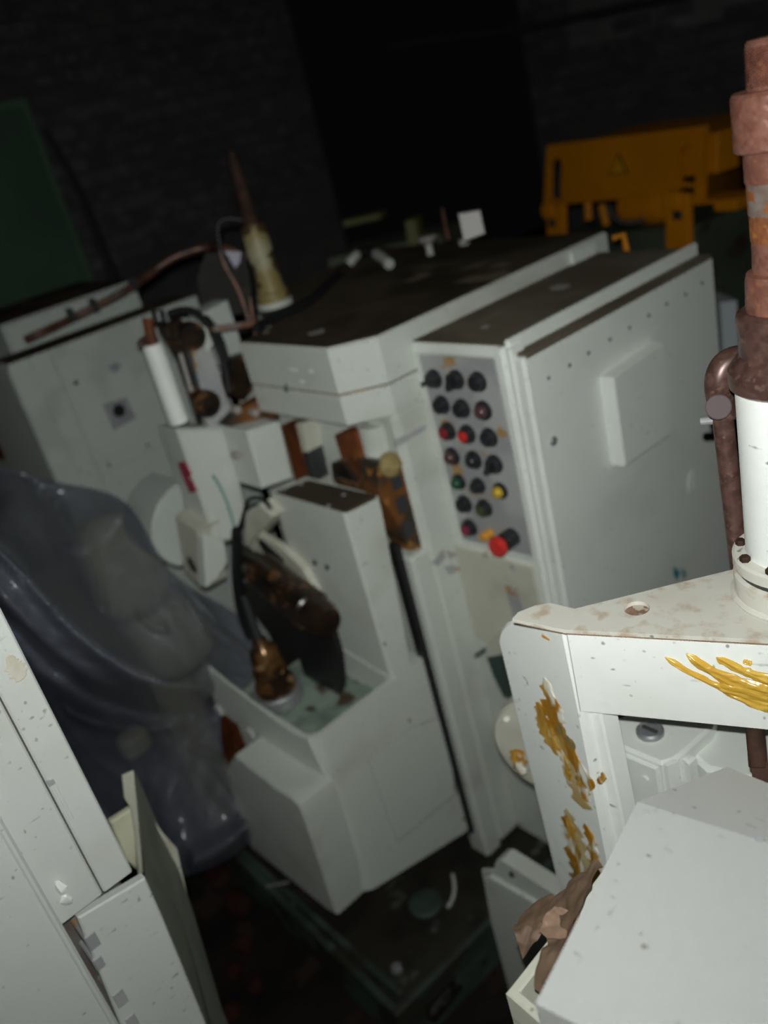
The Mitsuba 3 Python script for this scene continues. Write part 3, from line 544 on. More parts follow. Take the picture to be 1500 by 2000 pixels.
single('copper_stick', tube([(-1.396, 1.343, 1.375), (-1.393, 1.339, 1.339), (-1.390, 1.337, 1.309)], 0.004, steps=8, n=8), 'copper', 'thin copper rod standing beside the small pale plate', 'rod')

# ================================================================== control cabinet
cbt = thing('control_cabinet', 'grey-white control cabinet with a panel of knobs and a plain side door', 'cabinet')
part(cbt, 'body', box(-1.0985, -0.881, 0.922, 1.450, 0.121, 1.236, 0.004), 'paint_cabinet')
part(cbt, 'top_cover', box(-1.096, -0.890, 0.926, 1.446, 1.2355, 1.2385, 0.001), 'dust_and_shade', label='dusty brown top')
part(cbt, 'lip', box(-0.890, -0.879, 0.924, 1.452, 1.15, 1.246, 0.003), 'paint_cabinet')
part(cbt, 'lip', box(-1.098, -1.090, 1.36, 1.44, 1.235, 1.262, 0.003), 'paint_cabinet')
dk = part(cbt, 'side_door', box(-0.874, -0.852, 0.920, 1.454, 0.13, 1.220, 0.005), 'paint_cabinet')

part(cbt, 'lip_shade', box(-0.8795, -0.853, 0.93, 1.448, 1.2155, 1.2245, 0.0006), 'dust_and_shade', label='dark strip painted as the shaded recess behind the lip')  # dust colour painted in for the shaded recess behind the lip
part(cbt, 'hinge_post', box(-0.884, -0.872, 0.917, 0.95, 0.13, 1.235, 0.003), 'paint_cabinet')
part(cbt, 'hinge_post', box(-0.906, -0.887, 0.915, 0.93, 0.14, 1.236, 0.004), 'paint_cabinet')
part(cbt, 'pocket', slab([(-0.826, 1.090, 1.128), (-0.826, 1.238, 1.134), (-0.826, 1.231, 0.968), (-0.826, 1.091, 0.969)], (-0.027, 0, 0), 0.002), 'paint_cabinet', label='shallow box on the side door')
for c in [(-0.851, 0.968, 1.172), (-0.851, 1.020, 1.173), (-0.851, 1.070, 1.175), (-0.851, 1.128, 1.177), (-0.851, 1.183, 1.178), (-0.851, 1.240, 1.180), (-0.851, 1.295, 1.182), (-0.851, 1.354, 1.180), (-0.851, 1.410, 1.183)]:
    part(cbt, 'rivet', rod(A(c) - (0.003, 0, 0), A(c) + (0.0012, 0, 0), 0.0032, 10), 'dark_steel')
c = A((-0.851, 0.954, 1.073))
part(cbt, 'lock', rod(c - (0.003, 0, 0), c + (0.003, 0, 0), 0.008, 16), 'steel_dull')
for pts in ([(-0.851, 1.315, 0.848), (-0.851, 1.329, 0.849), (-0.851, 1.328, 0.815), (-0.851, 1.307, 0.811), (-0.851, 1.303, 0.832)], [(-0.851, 1.235, 0.688), (-0.851, 1.252, 0.661), (-0.851, 1.236, 0.653), (-0.851, 1.227, 0.675)], [(-0.851, 1.254, 0.674), (-0.851, 1.272, 0.648), (-0.851, 1.260, 0.642)], [(-0.851, 1.240, 1.133), (-0.851, 1.255, 1.130), (-0.851, 1.247, 1.122)]):
    part(cbt, 'paint_flake', slab(pts, (-0.003, 0, 0), 0.0003), 'paint_front' if pts[0][2] > 0.75 else 'teal')
for pts in ([(-1.029, 1.209, 1.239), (-1.025, 1.230, 1.239), (-1.001, 1.232, 1.239), (-0.989, 1.219, 1.239), (-0.992, 1.199, 1.239), (-1.013, 1.197, 1.239)], [(-1.003, 0.994, 1.239), (-1.004, 1.009, 1.239), (-0.991, 1.008, 1.239), (-0.986, 0.993, 1.239)], [(-1.221, 1.473, 1.239), (-1.211, 1.483, 1.239), (-1.198, 1.473, 1.239), (-1.206, 1.463, 1.239)]):
    part(cbt, 'scuff', slab(pts, (0, 0, -0.0006), 0.0001), 'pale_pink', False, label='pale scuff in the dust')
# knob panel
part(cbt, 'knob_panel', slab([(-1.079, 0.919, 1.214), (-0.909, 0.918, 1.217), (-0.900, 0.918, 0.868), (-1.075, 0.919, 0.861)], (0, 0.005, 0), 0.0008), 'plate_grey')
for a, b in (((-1.083, 0.919, 1.219), (-0.905, 0.919, 1.220)), ((-0.905, 0.919, 1.220), (-0.897, 0.919, 0.863)), ((-1.083, 0.919, 0.855), (-0.897, 0.919, 0.863)), ((-1.083, 0.919, 1.219), (-1.083, 0.919, 0.855))):
    part(cbt, 'panel_edge', rod(a, b, 0.0028, 8), 'paint')
FRONT = (0, -1, 0)
def knob(p, kind, cap=None, r=0.0145, tilt=0.0):
    p = A(p)
    k = part(cbt, {'sel': 'selector_knob', 'push': 'push_button', 'lamp': 'pilot_lamp', 'mush': 'emergency_button'}[kind],
             lathe([(0, 0), (r + 0.003, 0), (r + 0.003, 0.004), (r, 0.006), (r * 0.92, 0.013), (0, 0.013)] if kind != 'lamp' else
                   [(0, 0), (r + 0.003, 0), (r + 0.003, 0.004), (r, 0.006), (r, 0.007), (0, 0.007)], p, FRONT, 24),
             'black_plastic' if kind != 'wine' else 'wine_plastic')
    if kind == 'sel':
        d = np.array([math.sin(tilt), 0, math.cos(tilt)])
        s = np.array([d[2], 0, -d[0]])
        o = p + np.array([0, -0.013, 0])
        part(cbt, k.split('__')[1] + '__pointer', hull([o + d * a + s * b + np.array([0, y, 0]) for a in (-r * 0.9, r * 1.05) for b in (-0.004, 0.004) for y in (0, -0.010)]), cap or 'black_plastic')
    elif kind == 'push':
        part(cbt, k.split('__')[1] + '__cap', lathe([(0, 0.013), (r * 0.68, 0.013), (r * 0.66, 0.0165), (0, 0.017)], p, FRONT, 24), cap or 'black_plastic')
    elif kind == 'lamp':
        part(cbt, k.split('__')[1] + '__lens', lathe([(0, 0.007), (r * 0.85, 0.007), (r * 0.8, 0.013), (r * 0.5, 0.017), (0, 0.018)], p, FRONT, 24), cap, 60)
    return k
KP = [(-1.051, 0.918, 1.177), (-0.999, 0.918, 1.179), (-0.950, 0.918, 1.179), (-1.046, 0.918, 1.131), (-0.999, 0.918, 1.129), (-0.951, 0.918, 1.130), (-1.045, 0.918, 1.083), (-0.999, 0.918, 1.083), (-0.950, 0.919, 1.083), (-1.049, 0.918, 1.035), (-0.997, 0.918, 1.036), (-0.950, 0.918, 1.035), (-1.046, 0.918, 0.986), (-0.999, 0.918, 0.987), (-0.949, 0.918, 0.986), (-1.044, 0.918, 0.943), (-0.996, 0.919, 0.944), (-1.044, 0.918, 0.895)]
spec = [('sel', None, 1.2), ('sel', None, 0.3), ('push', None, 0), ('push', None, 0), ('push', None, 0), ('lamp', 'wine_plastic', 0), ('push', 'dark_red_cap', 0), ('push', 'red_cap', 0), ('push', None, 0),
        ('lamp', 'wine_plastic', 0), ('lamp', 'black_plastic', 0), ('sel', None, 0.5), ('lamp', 'green_cap', 0), ('push', None, 0), ('lamp', 'yellow_cap', 0), ('push', None, 0), ('push', 'olive_cap', 0), ('push', 'magenta_cap', 0)]
for i, (p, (kind, cap, tilt)) in enumerate(zip(KP, spec)):
    knob(p, kind, cap, 0.0120 if i in (12, 13, 14) else 0.0140, tilt)
part(cbt, 'toggle', rod(A((-0.994, 0.919, 0.894)), A((-0.994, 0.919, 0.894)) + (-0.004, -0.022, 0), 0.0085, 16), 'orange_cap', label='orange stub')
ms = A((-0.943, 0.919, 0.899))
k = part(cbt, 'emergency_button', rod(ms, ms + (0, -0.026, 0), 0.0165, 24), 'black_plastic')
part(cbt, 'emergency_button__mushroom_cap', lathe([(0, 0.026), (0.010, 0.026), (0.017, 0.034), (0.0185, 0.040), (0.016, 0.046), (0, 0.048)], ms, FRONT, 28), 'red_cap', 60, label='red mushroom cap')
# below the panel
for c in [(-1.020, 0.920, 0.842), (-0.957, 0.920, 0.834)]:
    part(cbt, 'plug', rod(A(c) + (0, 0.003, 0), A(c) - (0, 0.005, 0), 0.006, 12), 'plate_grey')
part(cbt, 'niche', slab([(-0.984, 0.914, 0.790), (-0.952, 0.914, 0.792), (-0.948, 0.914, 0.743), (-0.978, 0.914, 0.716)], (0, 0.004, 0), 0.0005), 'plate_grey')
part(cbt, 'kick_panel', box(-1.098, -0.910, 0.916, 0.925, 0.125, 0.628, 0.0015), 'paint')
part(cbt, 'kick_panel', box(-1.098, -0.910, 0.916, 0.925, 0.632, 0.845, 0.0015), 'paint_warm')
part(cbt, 'pedal_box', slab([(-1.033, 0.880, 0.666), (-0.982, 0.880, 0.709), (-0.944, 0.880, 0.707), (-0.939, 0.880, 0.617), (-0.978, 0.880, 0.551), (-1.012, 0.880, 0.548), (-1.031, 0.880, 0.592)], (0, 0.036, 0), 0.002), 'paint_warm')
part(cbt, 'pedal_box__dark_front', slab([(-1.034, 0.878, 0.635), (-0.983, 0.878, 0.662), (-0.974, 0.878, 0.586), (-0.986, 0.878, 0.556), (-1.011, 0.878, 0.550), (-1.027, 0.878, 0.593)], (0, 0.01, 0), 0.001), 'dark_green')
part(cbt, 'catch', slab([(-1.111, 0.905, 0.589), (-1.076, 0.905, 0.620), (-1.074, 0.905, 0.611), (-1.107, 0.905, 0.583)], (0, 0.02, 0), 0.001), 'dark_green')

# pale blue box beyond the cabinet's right edge
single('pale_blue_box', slab([(-1.114, 1.916, 0.986), (-1.081, 1.935, 0.985), (-1.063, 1.902, 0.864), (-1.098, 1.883, 0.864)], (-0.2, 0.15, 0)), 'pale_blue', 'small pale blue-grey box behind the right edge of the control cabinet', 'box')

# ================================================================== plinth, channel and floor clutter
t = thing('machine_plinth', 'green cast plinth with an oil-soaked top under the gear-cutting machine', 'plinth')
part(t, 'body', slab([(-1.0, 0.445, 0.117), (-0.965, 1.5, 0.117), (-1.72, 1.5, 0.117), (-1.72, 0.463, 0.117)], (0, 0, -0.117), 0.004), 'base_green')
part(t, 'oily_top', slab([(-1.012, 0.46, 0.120), (-0.978, 1.49, 0.120), (-1.71, 1.49, 0.120), (-1.71, 0.478, 0.120)], (0, 0, -0.004), 0.001), 'oil_dark')
part(t, 'rim', box(-1.71, -1.02, 0.472, 0.486, 0.118, 0.126, 0.002), 'base_green')
c = A((-1.063, 0.508, 0.120))
part(t, 'bolt', lathe([(0, 0), (0.012, 0), (0.012, 0.010), (0.009, 0.013), (0, 0.013)], c, n=6), 'steel_dull')
c = A((-1.126, 0.648, 0.120))
part(t, 'round_lid', lathe([(0, 0), (0.036, 0), (0.036, 0.006), (0.030, 0.009), (0, 0.009)], c), 'base_green')
part(t, 'recess', slab([(-0.985, 0.507, 0.094), (-0.985, 0.584, 0.091), (-0.985, 0.592, 0.043), (-0.985, 0.509, 0.031), (-0.985, 0.497, 0.061)], (-0.003, 0, 0), 0.0005), 'oil_dark')
single('bent_wire', tube([(-1.110, 0.721, 0.150), (-1.087, 0.703, 0.150), (-1.068, 0.678, 0.150), (-1.062, 0.657, 0.150)], 0.004, steps=16, n=8), 'white_clip', 'short pale bent tube lying on the oily plinth top', 'tube')
single('steel_pin', rod((-1.439, 0.453, 0.135), (-1.405, 0.495, 0.135), 0.004), 'steel', 'short shiny steel pin on the plinth below the motor cover', 'pin')

t = thing('white_channel', 'low white steel channel beside the foot of the cabinet', 'channel')
part(t, 'top_bar', slab([(-0.874, 0.655, 0.399), (-0.864, 0.655, 0.417), (-0.849, 0.655, 0.428), (-0.728, 0.655, 0.427), (-0.681, 0.655, 0.424), (-0.707, 0.655, 0.386), (-0.771, 0.655, 0.376), (-0.880, 0.655, 0.372)], (0, 0.03, 0), 0.002), 'paint')
part(t, 'web', slab([(-0.932, 0.668, 0.334), (-0.895, 0.668, 0.360), (-0.775, 0.668, 0.355), (-0.793, 0.668, 0.319), (-0.934, 0.668, 0.304)], (0, 0.006, 0), 0.001), 'paint')
part(t, 'side', slab([(-0.907, 0.648, 0.348), (-0.887, 0.648, 0.367), (-0.748, 0.648, 0.383), (-0.713, 0.648, 0.376), (-0.750, 0.648, 0.081), (-0.918, 0.648, -0.085), (-0.918, 0.648, 0.229)], (0, 0.010, 0), 0.002), 'paint')
c = A((-0.829, 0.655, 0.410))
part(t, 'bolt', rod(c, c - (0, 0.005, 0), 0.0055, 8), 'dark_steel')

rub = [(-1.570, 0.418, 0.000), (-1.685, 0.433, 0.000), (-1.464, 0.364, 0.000), (-1.427, 0.315, 0.000), (-1.365, 0.326, 0.000), (-1.351, 0.257, 0.000)]
where = ['nearest the plastic sheet', 'against the edge of the plastic sheet', 'in the middle of the dark gap', 'beside the bent sheet guard', 'out in the dark middle of the floor', 'at the lower edge of the picture']
for i, c in enumerate(rub):
    r = np.random.default_rng(50 + i)
    v = r.normal(size=(26, 3)); v /= np.linalg.norm(v, axis=1, keepdims=True)
    s = (0.045, 0.03, 0.024) if i < 2 else (0.028, 0.022, 0.018)
    single('brick_chunk', hull(v * s + A(c) + (0, 0, s[2] * 0.9)), 'brick_red', 'broken red brick chunk on the dirt floor ' + where[i], 'brick', False, 'brick rubble on the floor')

# ================================================================== plastic sheet and what it covers
G = [[(-1.926, 0.389, 1.129), (-1.893, 0.466, 1.070), (-1.839, 0.533, 1.023), (-1.702, 0.576, 0.981), (-1.558, 0.552, 0.887), (-1.509, 0.605, 0.782), (-1.492, 0.648, 0.658)],
     [(-1.704, 0.313, 1.112), (-1.729, 0.393, 1.039), (-1.730, 0.463, 0.966), (-1.630, 0.500, 0.909), (-1.468, 0.502, 0.858), (-1.462, 0.559, 0.753), (-1.481, 0.625, 0.626)],
     [(-1.430, 0.242, 1.145), (-1.420, 0.276, 1.072), (-1.435, 0.321, 0.970), (-1.441, 0.383, 0.870), (-1.380, 0.430, 0.825), (-1.450, 0.515, 0.704), (-1.504, 0.607, 0.572)],
     [(-1.318, 0.190, 1.106), (-1.286, 0.214, 1.038), (-1.300, 0.254, 0.940), (-1.308, 0.312, 0.850), (-1.320, 0.380, 0.779), (-1.454, 0.480, 0.654), (-1.514, 0.547, 0.554)],
     [(-1.500, 0.180, 0.912), (-1.479, 0.212, 0.832), (-1.488, 0.254, 0.734), (-1.497, 0.322, 0.654), (-1.472, 0.393, 0.605), (-1.508, 0.460, 0.540), (-1.524, 0.505, 0.441)],
     [(-1.718, 0.169, 0.630), (-1.669, 0.208, 0.555), (-1.636, 0.256, 0.479), (-1.575, 0.308, 0.441), (-1.485, 0.358, 0.437), (-1.483, 0.427, 0.392), (-1.490, 0.484, 0.325)],
     [(-1.691, 0.166, 0.435), (-1.647, 0.194, 0.377), (-1.600, 0.223, 0.322), (-1.542, 0.262, 0.275), (-1.457, 0.305, 0.294), (-1.459, 0.381, 0.256), (-1.458, 0.470, 0.253)]]
from scipy.interpolate import RectBivariateSpline
G = A(G); nu, nv = 220, 200
uu, vv = np.linspace(0, 6, nu), np.linspace(0, 6, nv)
P = np.stack([RectBivariateSpline(range(7), range(7), G[..., k], kx=3, ky=3)(uu, vv) for k in range(3)], -1)
U, W = np.meshgrid(uu, vv, indexing='ij')
fold = meshkit.fbm(np.stack([U * 1.3 + W * 0.8, W * 0.55 - U * 0.3, U * 0], -1), 4, 3) - 0.5
ridge = -np.abs(meshkit.noise(np.stack([U * 1.6 - W * 1.1, W * 0.5, U * 0 + 3], -1)) - 0.5)
relief = 0.055 * fold + 0.035 * (ridge + 0.25)
def crease(pts, width, height):
    q = smooth_path([(a, b, 0) for a, b in pts], 40)[:, :2]
    d = np.sqrt(((np.stack([U, W], -1)[..., None, :] - q) ** 2).sum(-1)).min(-1)
    return height * np.exp(-(d / width) ** 2)
for pts, wd, hg in (([(2.02, -0.3), (2.15, 1.8), (2.53, 3.0), (2.78, 4.12), (2.85, 5.23)], 0.34, 0.125), ([(0.2, 4.2), (0.6, 4.33), (0.9, 4.65), (1.2, 4.85)], 0.055, 0.030), ([(0.8, 4.78), (0.85, 5.3), (0.68, 5.85)], 0.055, 0.028),
                    ([(1.18, 4.78), (1.23, 5.1), (1.18, 5.4)], 0.05, 0.024), ([(1.62, 3.5), (1.7, 3.68), (1.65, 3.95)], 0.10, 0.045), ([(4.28, 4.75), (4.3, 5.28), (4.17, 5.88)], 0.08, 0.035),
                    ([(5.78, 4.4), (5.65, 5.38), (5.45, 6.1)], 0.24, 0.085), ([(3.9, 4.23), (4.0, 3.0), (3.9, 1.93)], 0.08, 0.014), ([(0.9, 2.2), (1.4, 2.53), (1.75, 2.68)], 0.09, 0.030),
                    ([(1.33, 1.07), (1.35, 2.08), (0.48, 2.93)], 0.09, -0.018), ([(3.1, 0.2), (3.3, 2.0), (3.5, 3.6), (3.6, 4.8)], 0.20, -0.05)):
    relief = relief + crease(pts, wd, hg)
P = P + (eye - P) / np.linalg.norm(eye - P, axis=-1, keepdims=True) * relief[..., None]
ii = np.arange(nu * nv).reshape(nu, nv)
F = np.concatenate([np.stack([ii[:-1, :-1], ii[1:, :-1], ii[1:, 1:]], -1).reshape(-1, 3), np.stack([ii[:-1, :-1], ii[1:, 1:], ii[:-1, 1:]], -1).reshape(-1, 3)])
single('plastic_sheet', trimesh.Trimesh(P.reshape(-1, 3), F, process=False), 'film', 'crumpled translucent bluish plastic sheet draped between the machines on the left', 'plastic sheet', True)

t = thing('wrapped_machine', 'beige machine body seen dimly through the plastic sheet', 'machine')
def blob(c, r, d, seed):
    m = trimesh.creation.icosphere(subdivisions=4, radius=1.0); v = np.array(m.vertices)
    v = v / (np.abs(v) ** 3).sum(1, keepdims=True) ** (1 / 3)
    x, y_, z_ = frame_of(d); v = v * (1 + 0.10 * (meshkit.fbm(v * 1.5 + seed)[:, None] - 0.5)) * r
    return trimesh.Trimesh(A(c) + v[:, :1] * x + v[:, 1:2] * y_ + v[:, 2:] * z_, m.faces)
part(t, 'body', blob((-1.787, 0.540, 0.828), (0.085, 0.070, 0.125), A((-1.751, 0.526, 0.717)) - A((-1.828, 0.551, 0.911)), 3), 'beige', True)
part(t, 'base', blob((-1.753, 0.568, 0.634), (0.09, 0.05, 0.10), A((-1.698, 0.589, 0.553)) - A((-1.793, 0.564, 0.709)), 5), 'beige', True)
part(t, 'stand', box(-1.96, -1.80, 0.50, 0.60, 0.0, 0.78, 0.01), 'beige')
c = A((-1.688, 0.383, 0.483))
part(t, 'knob', blob(c, (0.035, 0.03, 0.03), (1, 0, 0), 8), 'beige', True)

# ================================================================== white cupboard, lower left
t = thing('white_cupboard', 'white metal cupboard at the lower left with stacked panels and a lower drawer box', 'cupboard')
part(t, 'body', box(-1.30, -0.895, -0.45, 0.122, 0.0, 1.34, 0.004), 'shaded_steel', label='dirty steel frame behind the panels, darkened for the shade in the gaps')
part(t, 'upper_panel', box(-0.862, -0.850, 0.0955, 0.132, 0.889, 1.34, 0.002), 'paint_cupboard')
part(t, 'upper_panel', box(-0.862, -0.850, 0.02, 0.0935, 0.889, 1.34, 0.002), 'paint_cupboard')
part(t, 'upper_panel__latch', slab([(-0.849, 0.099, 1.058), (-0.849, 0.103, 1.056), (-0.849, 0.103, 0.996), (-0.849, 0.099, 0.997)], (-0.003, 0, 0), 0.0004), 'paint_cupboard')
part(t, 'latch_stub', slab([(-0.848, 0.096, 1.058), (-0.848, 0.103, 1.056), (-0.848, 0.103, 1.050), (-0.848, 0.096, 1.050)], (-0.003, 0, 0), 0.0004), 'plate_grey')
part(t, 'lower_box', slab([(-0.850, 0.060, 0.884), (-0.850, 0.141, 0.871), (-0.850, 0.139, 0.807), (-0.850, 0.129, 0.616), (-0.850, 0.127, 0.555), (-0.850, 0.032, 0.570)], (-0.012, 0, 0), 0.002), 'paint_cupboard')
dr_ = part(t, 'large_door', box(-0.848, -0.822, -0.42, 0.0375, 0.30, 1.33, 0.004), 'paint_cupboard')
part(t, 'large_door__edge_strip', box(-0.850, -0.8205, 0.0335, 0.0425, 0.30, 1.33, 0.003), 'paint_cupboard')
for i, c in enumerate([(-0.842, 0.060, 0.940), (-0.842, 0.058, 0.921)]):
    r = np.random.default_rng(80 + i); v = r.normal(size=(12, 3)); v /= np.linalg.norm(v, axis=1, keepdims=True)
    part(t, 'loose_flake', hull(v * (0.006, 0.007, 0.010) + A(c)), 'paint_front', False)
for c, s in (((-0.846, 0.062, 0.844), .012), ((-0.846, 0.057, 0.812), .010), ((-0.846, 0.058, 0.748), .013), ((-0.846, 0.057, 0.706), .012)):
    part(t, 'hinge', box(c[0] - .045, c[0] - .003, c[1] - s * .6, c[1] + s * .6, c[2] - s, c[2] + s, 0.002), 'plate_grey')
part(t, 'stain', ribbon([(-0.850, 0.119, 1.206), (-0.850, 0.119, 1.193), (-0.850, 0.120, 1.174)], [0.003, 0.009, 0.007], (1, 0, 0), 0.0004, 71, 0.35), 'stain', True, label='tan dirt stain')

t = thing('bent_sheet_guard', 'bent sheet guard, its leaf painted dark for shade, sticking up right of the lower drawer box', 'sheet guard')
ft = [(-0.858, 0.142, 0.865), (-0.858, 0.131, 0.607), (-0.900, 0.128, 0.455), (-0.980, 0.172, 0.363), (-0.990, 0.176, 0.442), (-1.030, 0.207, 0.601), (-1.050, 0.220, 0.682), (-1.060, 0.222, 0.768), (-1.060, 0.224, 0.853), (-1.000, 0.196, 0.845), (-0.930, 0.165, 0.842)]
v = A(ft); cc = v.mean(0)
def sheet(v, off):
    v = A(v); c = v.mean(0); n = len(v); off = A(off)
    V = np.vstack([v, [c], v + off, [c + off]]); F = []
    for i in range(n):
        j = (i + 1) % n
        F += [[i, j, n], [n + 1 + j, n + 1 + i, 2 * n + 1], [i, n + 1 + i, j], [j, n + 1 + i, n + 1 + j]]
    m = trimesh.Trimesh(V, F, process=False); m.fix_normals(); return m
part(t, 'leaf', sheet(ft, (-0.003, 0.002, 0)), 'paint_shaded', False)  # the shade on this leaf is in its dark colour
part(t, 'tab', slab([(-1.040, 0.204, 0.876), (-1.040, 0.220, 0.872), (-1.040, 0.208, 0.831), (-1.040, 0.189, 0.769), (-1.040, 0.173, 0.718), (-1.040, 0.166, 0.717), (-1.040, 0.184, 0.774), (-1.040, 0.196, 0.821), (-1.040, 0.194, 0.843)], (-0.004, 0, 0), 0.001), 'paint_warm')
part(t, 'tab', slab([(-1.050, 0.218, 0.777), (-1.050, 0.222, 0.748), (-1.050, 0.231, 0.707), (-1.050, 0.195, 0.505), (-1.050, 0.170, 0.423), (-1.050, 0.190, 0.522), (-1.050, 0.203, 0.623), (-1.050, 0.212, 0.700)], (-0.004, 0, 0), 0.001), 'paint_warm')
part(t, 'bracket', slab([(-1.080, 0.170, 0.794), (-1.080, 0.203, 0.792), (-1.080, 0.202, 0.773), (-1.080, 0.174, 0.695), (-1.080, 0.167, 0.721)], (-0.01, 0, 0), 0.002), 'beige')

# ================================================================== right front: column frame
FN = unit((0.39073, -0.92050, 0)); FU = unit((0.9205, 0.39073, 0))
f = thing('column_frame', 'white welded frame with a rusty screw column, smeared with yellow grease, right foreground', 'machine frame')
part(f, 'front_beam', slab([(-0.502, 0.534, 1.092), (-0.331, 0.607, 1.095), (-0.257, 0.638, 1.096), (-0.257, 0.638, 0.989), (-0.335, 0.605, 0.991), (-0.478, 0.544, 0.990), (-0.502, 0.534, 0.990)], -FN * 0.014, 0.002), 'paint_front')
part(f, 'post', slab([(-0.640, 0.566, 1.014), (-0.631, 0.564, 1.032), (-0.617, 0.561, 1.047), (-0.599, 0.557, 1.061), (-0.555, 0.547, 1.078), (-0.507, 0.537, 1.091), (-0.503, 0.536, 0.988), (-0.501, 0.536, 0.876), (-0.498, 0.535, 0.722), (-0.498, 0.535, 0.624), (-0.615, 0.560, 0.501), (-0.623, 0.562, 0.622)], (0.01, 0.03, 0), 0.004), 'paint_front')
pa, pb = A((-0.611, 0.559, 0.510)), A((-0.502, 0.536, 0.625))
part(f, 'post_foot', slab([pa, pb, pb * (1, 1, 0), pa * (1, 1, 0)], (0.01, 0.03, 0), 0.003), 'paint_front')
pr = A((-0.261, 0.636, 1.076)) - FN * 0.015
part(f, 'post', slab([pr, pr - FU * 0.06, (pr - FU * 0.06) * (1, 1, 0), pr * (1, 1, 0)], -FN * 0.05, 0.003), 'paint_front')
part(f, 'inner_post', slab([(-0.513, 0.546, 0.978), (-0.488, 0.550, 0.984), (-0.482, 0.551, 0.830), (-0.478, 0.551, 0.687), (-0.518, 0.546, 0.663)], (0.005, 0.02, 0), 0.002), 'paint_front')
part(f, 'top_plate', slab([(-0.495, 0.526, 1.103), (-0.554, 0.516, 1.103), (-0.556, 0.528, 1.103), (-0.548, 0.546, 1.103), (-0.537, 0.557, 1.103), (-0.508, 0.560, 1.103), (-0.483, 0.593, 1.103), (-0.445, 0.644, 1.103), (-0.406, 0.695, 1.103), (-0.379, 0.734, 1.103), (-0.309, 0.766, 1.103), (-0.254, 0.630, 1.103), (-0.327, 0.600, 1.103)], (0, 0, -0.0045), 0.0012,
     holes=[[A((-0.454, 0.589, 1.103)) + 0.0125 * np.array([math.cos(a), math.sin(a), 0]) for a in np.linspace(0, 2 * math.pi, 24, endpoint=False)]]), 'paint_front_dirty', label='stained top plate with a round hole')
part(f, 'plate_edge', slab([(-0.499, 0.531, 1.098), (-0.559, 0.521, 1.098), (-0.561, 0.532, 1.098), (-0.554, 0.551, 1.098), (-0.542, 0.563, 1.098), (-0.513, 0.565, 1.098), (-0.487, 0.598, 1.098), (-0.449, 0.650, 1.098), (-0.410, 0.701, 1.098), (-0.382, 0.741, 1.098), (-0.312, 0.773, 1.098), (-0.256, 0.636, 1.098), (-0.330, 0.605, 1.098)], (0, 0, -0.0055), 0), 'edge_rust', False, label='rusty underside edge of the top plate')
part(f, 'hole_plug', rod(A((-0.454, 0.589, 1.103)) - (0, 0, 0.012), A((-0.454, 0.589, 1.103)) - (0, 0, 0.006), 0.0135), 'tray_dirt')
part(f, 'weld_edge', tube([A(p) for p in [(-0.503, 0.533, 1.095), (-0.412, 0.572, 1.096), (-0.331, 0.607, 1.097), (-0.261, 0.636, 1.098)]], 0.0028, n=8, steps=24), 'grey_rust')
CA = A((-0.338, 0.684, 1.103))
part(f, 'flange', lathe([(0, 0), (0.060, 0), (0.0615, 0.003), (0.0575, 0.006), (0.0575, 0.026), (0.053, 0.028), (0.053, 0.033), (0.0575, 0.035), (0.0575, 0.045), (0.055, 0.047), (0, 0.047)], CA, n=64), 'paint_front_dirty')
part(f, 'flange__groove', lathe([(0.0528, 0.0282), (0.0536, 0.0282), (0.0536, 0.0328), (0.0528, 0.0328), (0.0528, 0.0282)], CA, n=48), 'dark_steel')
for k in range(10):
    aa = 2 * math.pi * k / 10 + 0.3
    b = CA + 0.0505 * np.array([math.cos(aa), math.sin(aa), 0]) + (0, 0, 0.047)
    part(f, 'bolt', lathe([(0, 0), (0.0048, 0), (0.0048, 0.004), (0.004, 0.005), (0, 0.005)], b, n=6), 'rod_brown')
part(f, 'cylinder', lathe([(0, 0.047), (0.0455, 0.047), (0.0455, 0.206), (0.0445, 0.209), (0, 0.209)], CA, n=64), 'paint_front', 30)
part(f, 'gland', lathe([(0, 0.209), (0.0465, 0.209), (0.0500, 0.212), (0.0505, 0.217), (0.0500, 0.226), (0.046, 0.232), (0.0435, 0.236), (0.0405, 0.240), (0.0400, 0.256), (0.0410, 0.262), (0.0415, 0.268), (0.0405, 0.273), (0.0360, 0.276), (0, 0.276)], CA, n=64), 'brown_pipe')
part(f, 'screw_column', lathe([(0, 0.276), (0.0330, 0.276), (0.0322, 0.300), (0.0310, 0.3056), (0.0262, 0.307), (0.0257, 0.331), (0, 0.331)], CA, n=64), 'rusty_rod', 20, label='rusty stepped screw column')
part(f, 'screw_column__rusty_section', lathe([(0, 0.331), (0.0260, 0.331), (0.0263, 0.3325), (0.0265, 0.352), (0, 0.352)], CA, n=64), 'rod_orange', 20, label='orange rusted section')
part(f, 'screw_column__bare_section', lathe([(0, 0.352), (0.0268, 0.352), (0.0272, 0.3535), (0.0274, 0.376), (0, 0.376)], CA, n=64), 'rod_grey', 20, label='greyish bare section')
part(f, 'screw_column__upper_section', lathe([(0, 0.376), (0.0279, 0.376), (0.0284, 0.3775), (0.0284, 0.3994), (0, 0.3994)], CA, n=64), 'rusty_rod', 20)
part(f, 'screw_column__nut', lathe([(0, 0.3994), (0.0335, 0.3994), (0.0350, 0.401), (0.0350, 0.438), (0.0335, 0.441), (0, 0.441)], CA, n=40), 'rusty_rod', 20)
thr = [(0, 0.441), (0.0230, 0.441)]
z = 0.443
while z < 0.470:
    thr += [(0.0236, z), (0.0226, z + 0.0007)]; z += 0.0014
thr += [(0.0228, 0.472), (0.021, 0.4745), (0, 0.4745)]
part(f, 'screw_column__thread', lathe(thr, CA, n=64), 'rusty_rod', 10)
PA, PB = A((-0.410, 0.707, 1.086)), A((-0.423, 0.717, 1.259))
part(f, 'drain_pipe', rod(PA, PB, 0.0100, 20), 'brown_pipe')
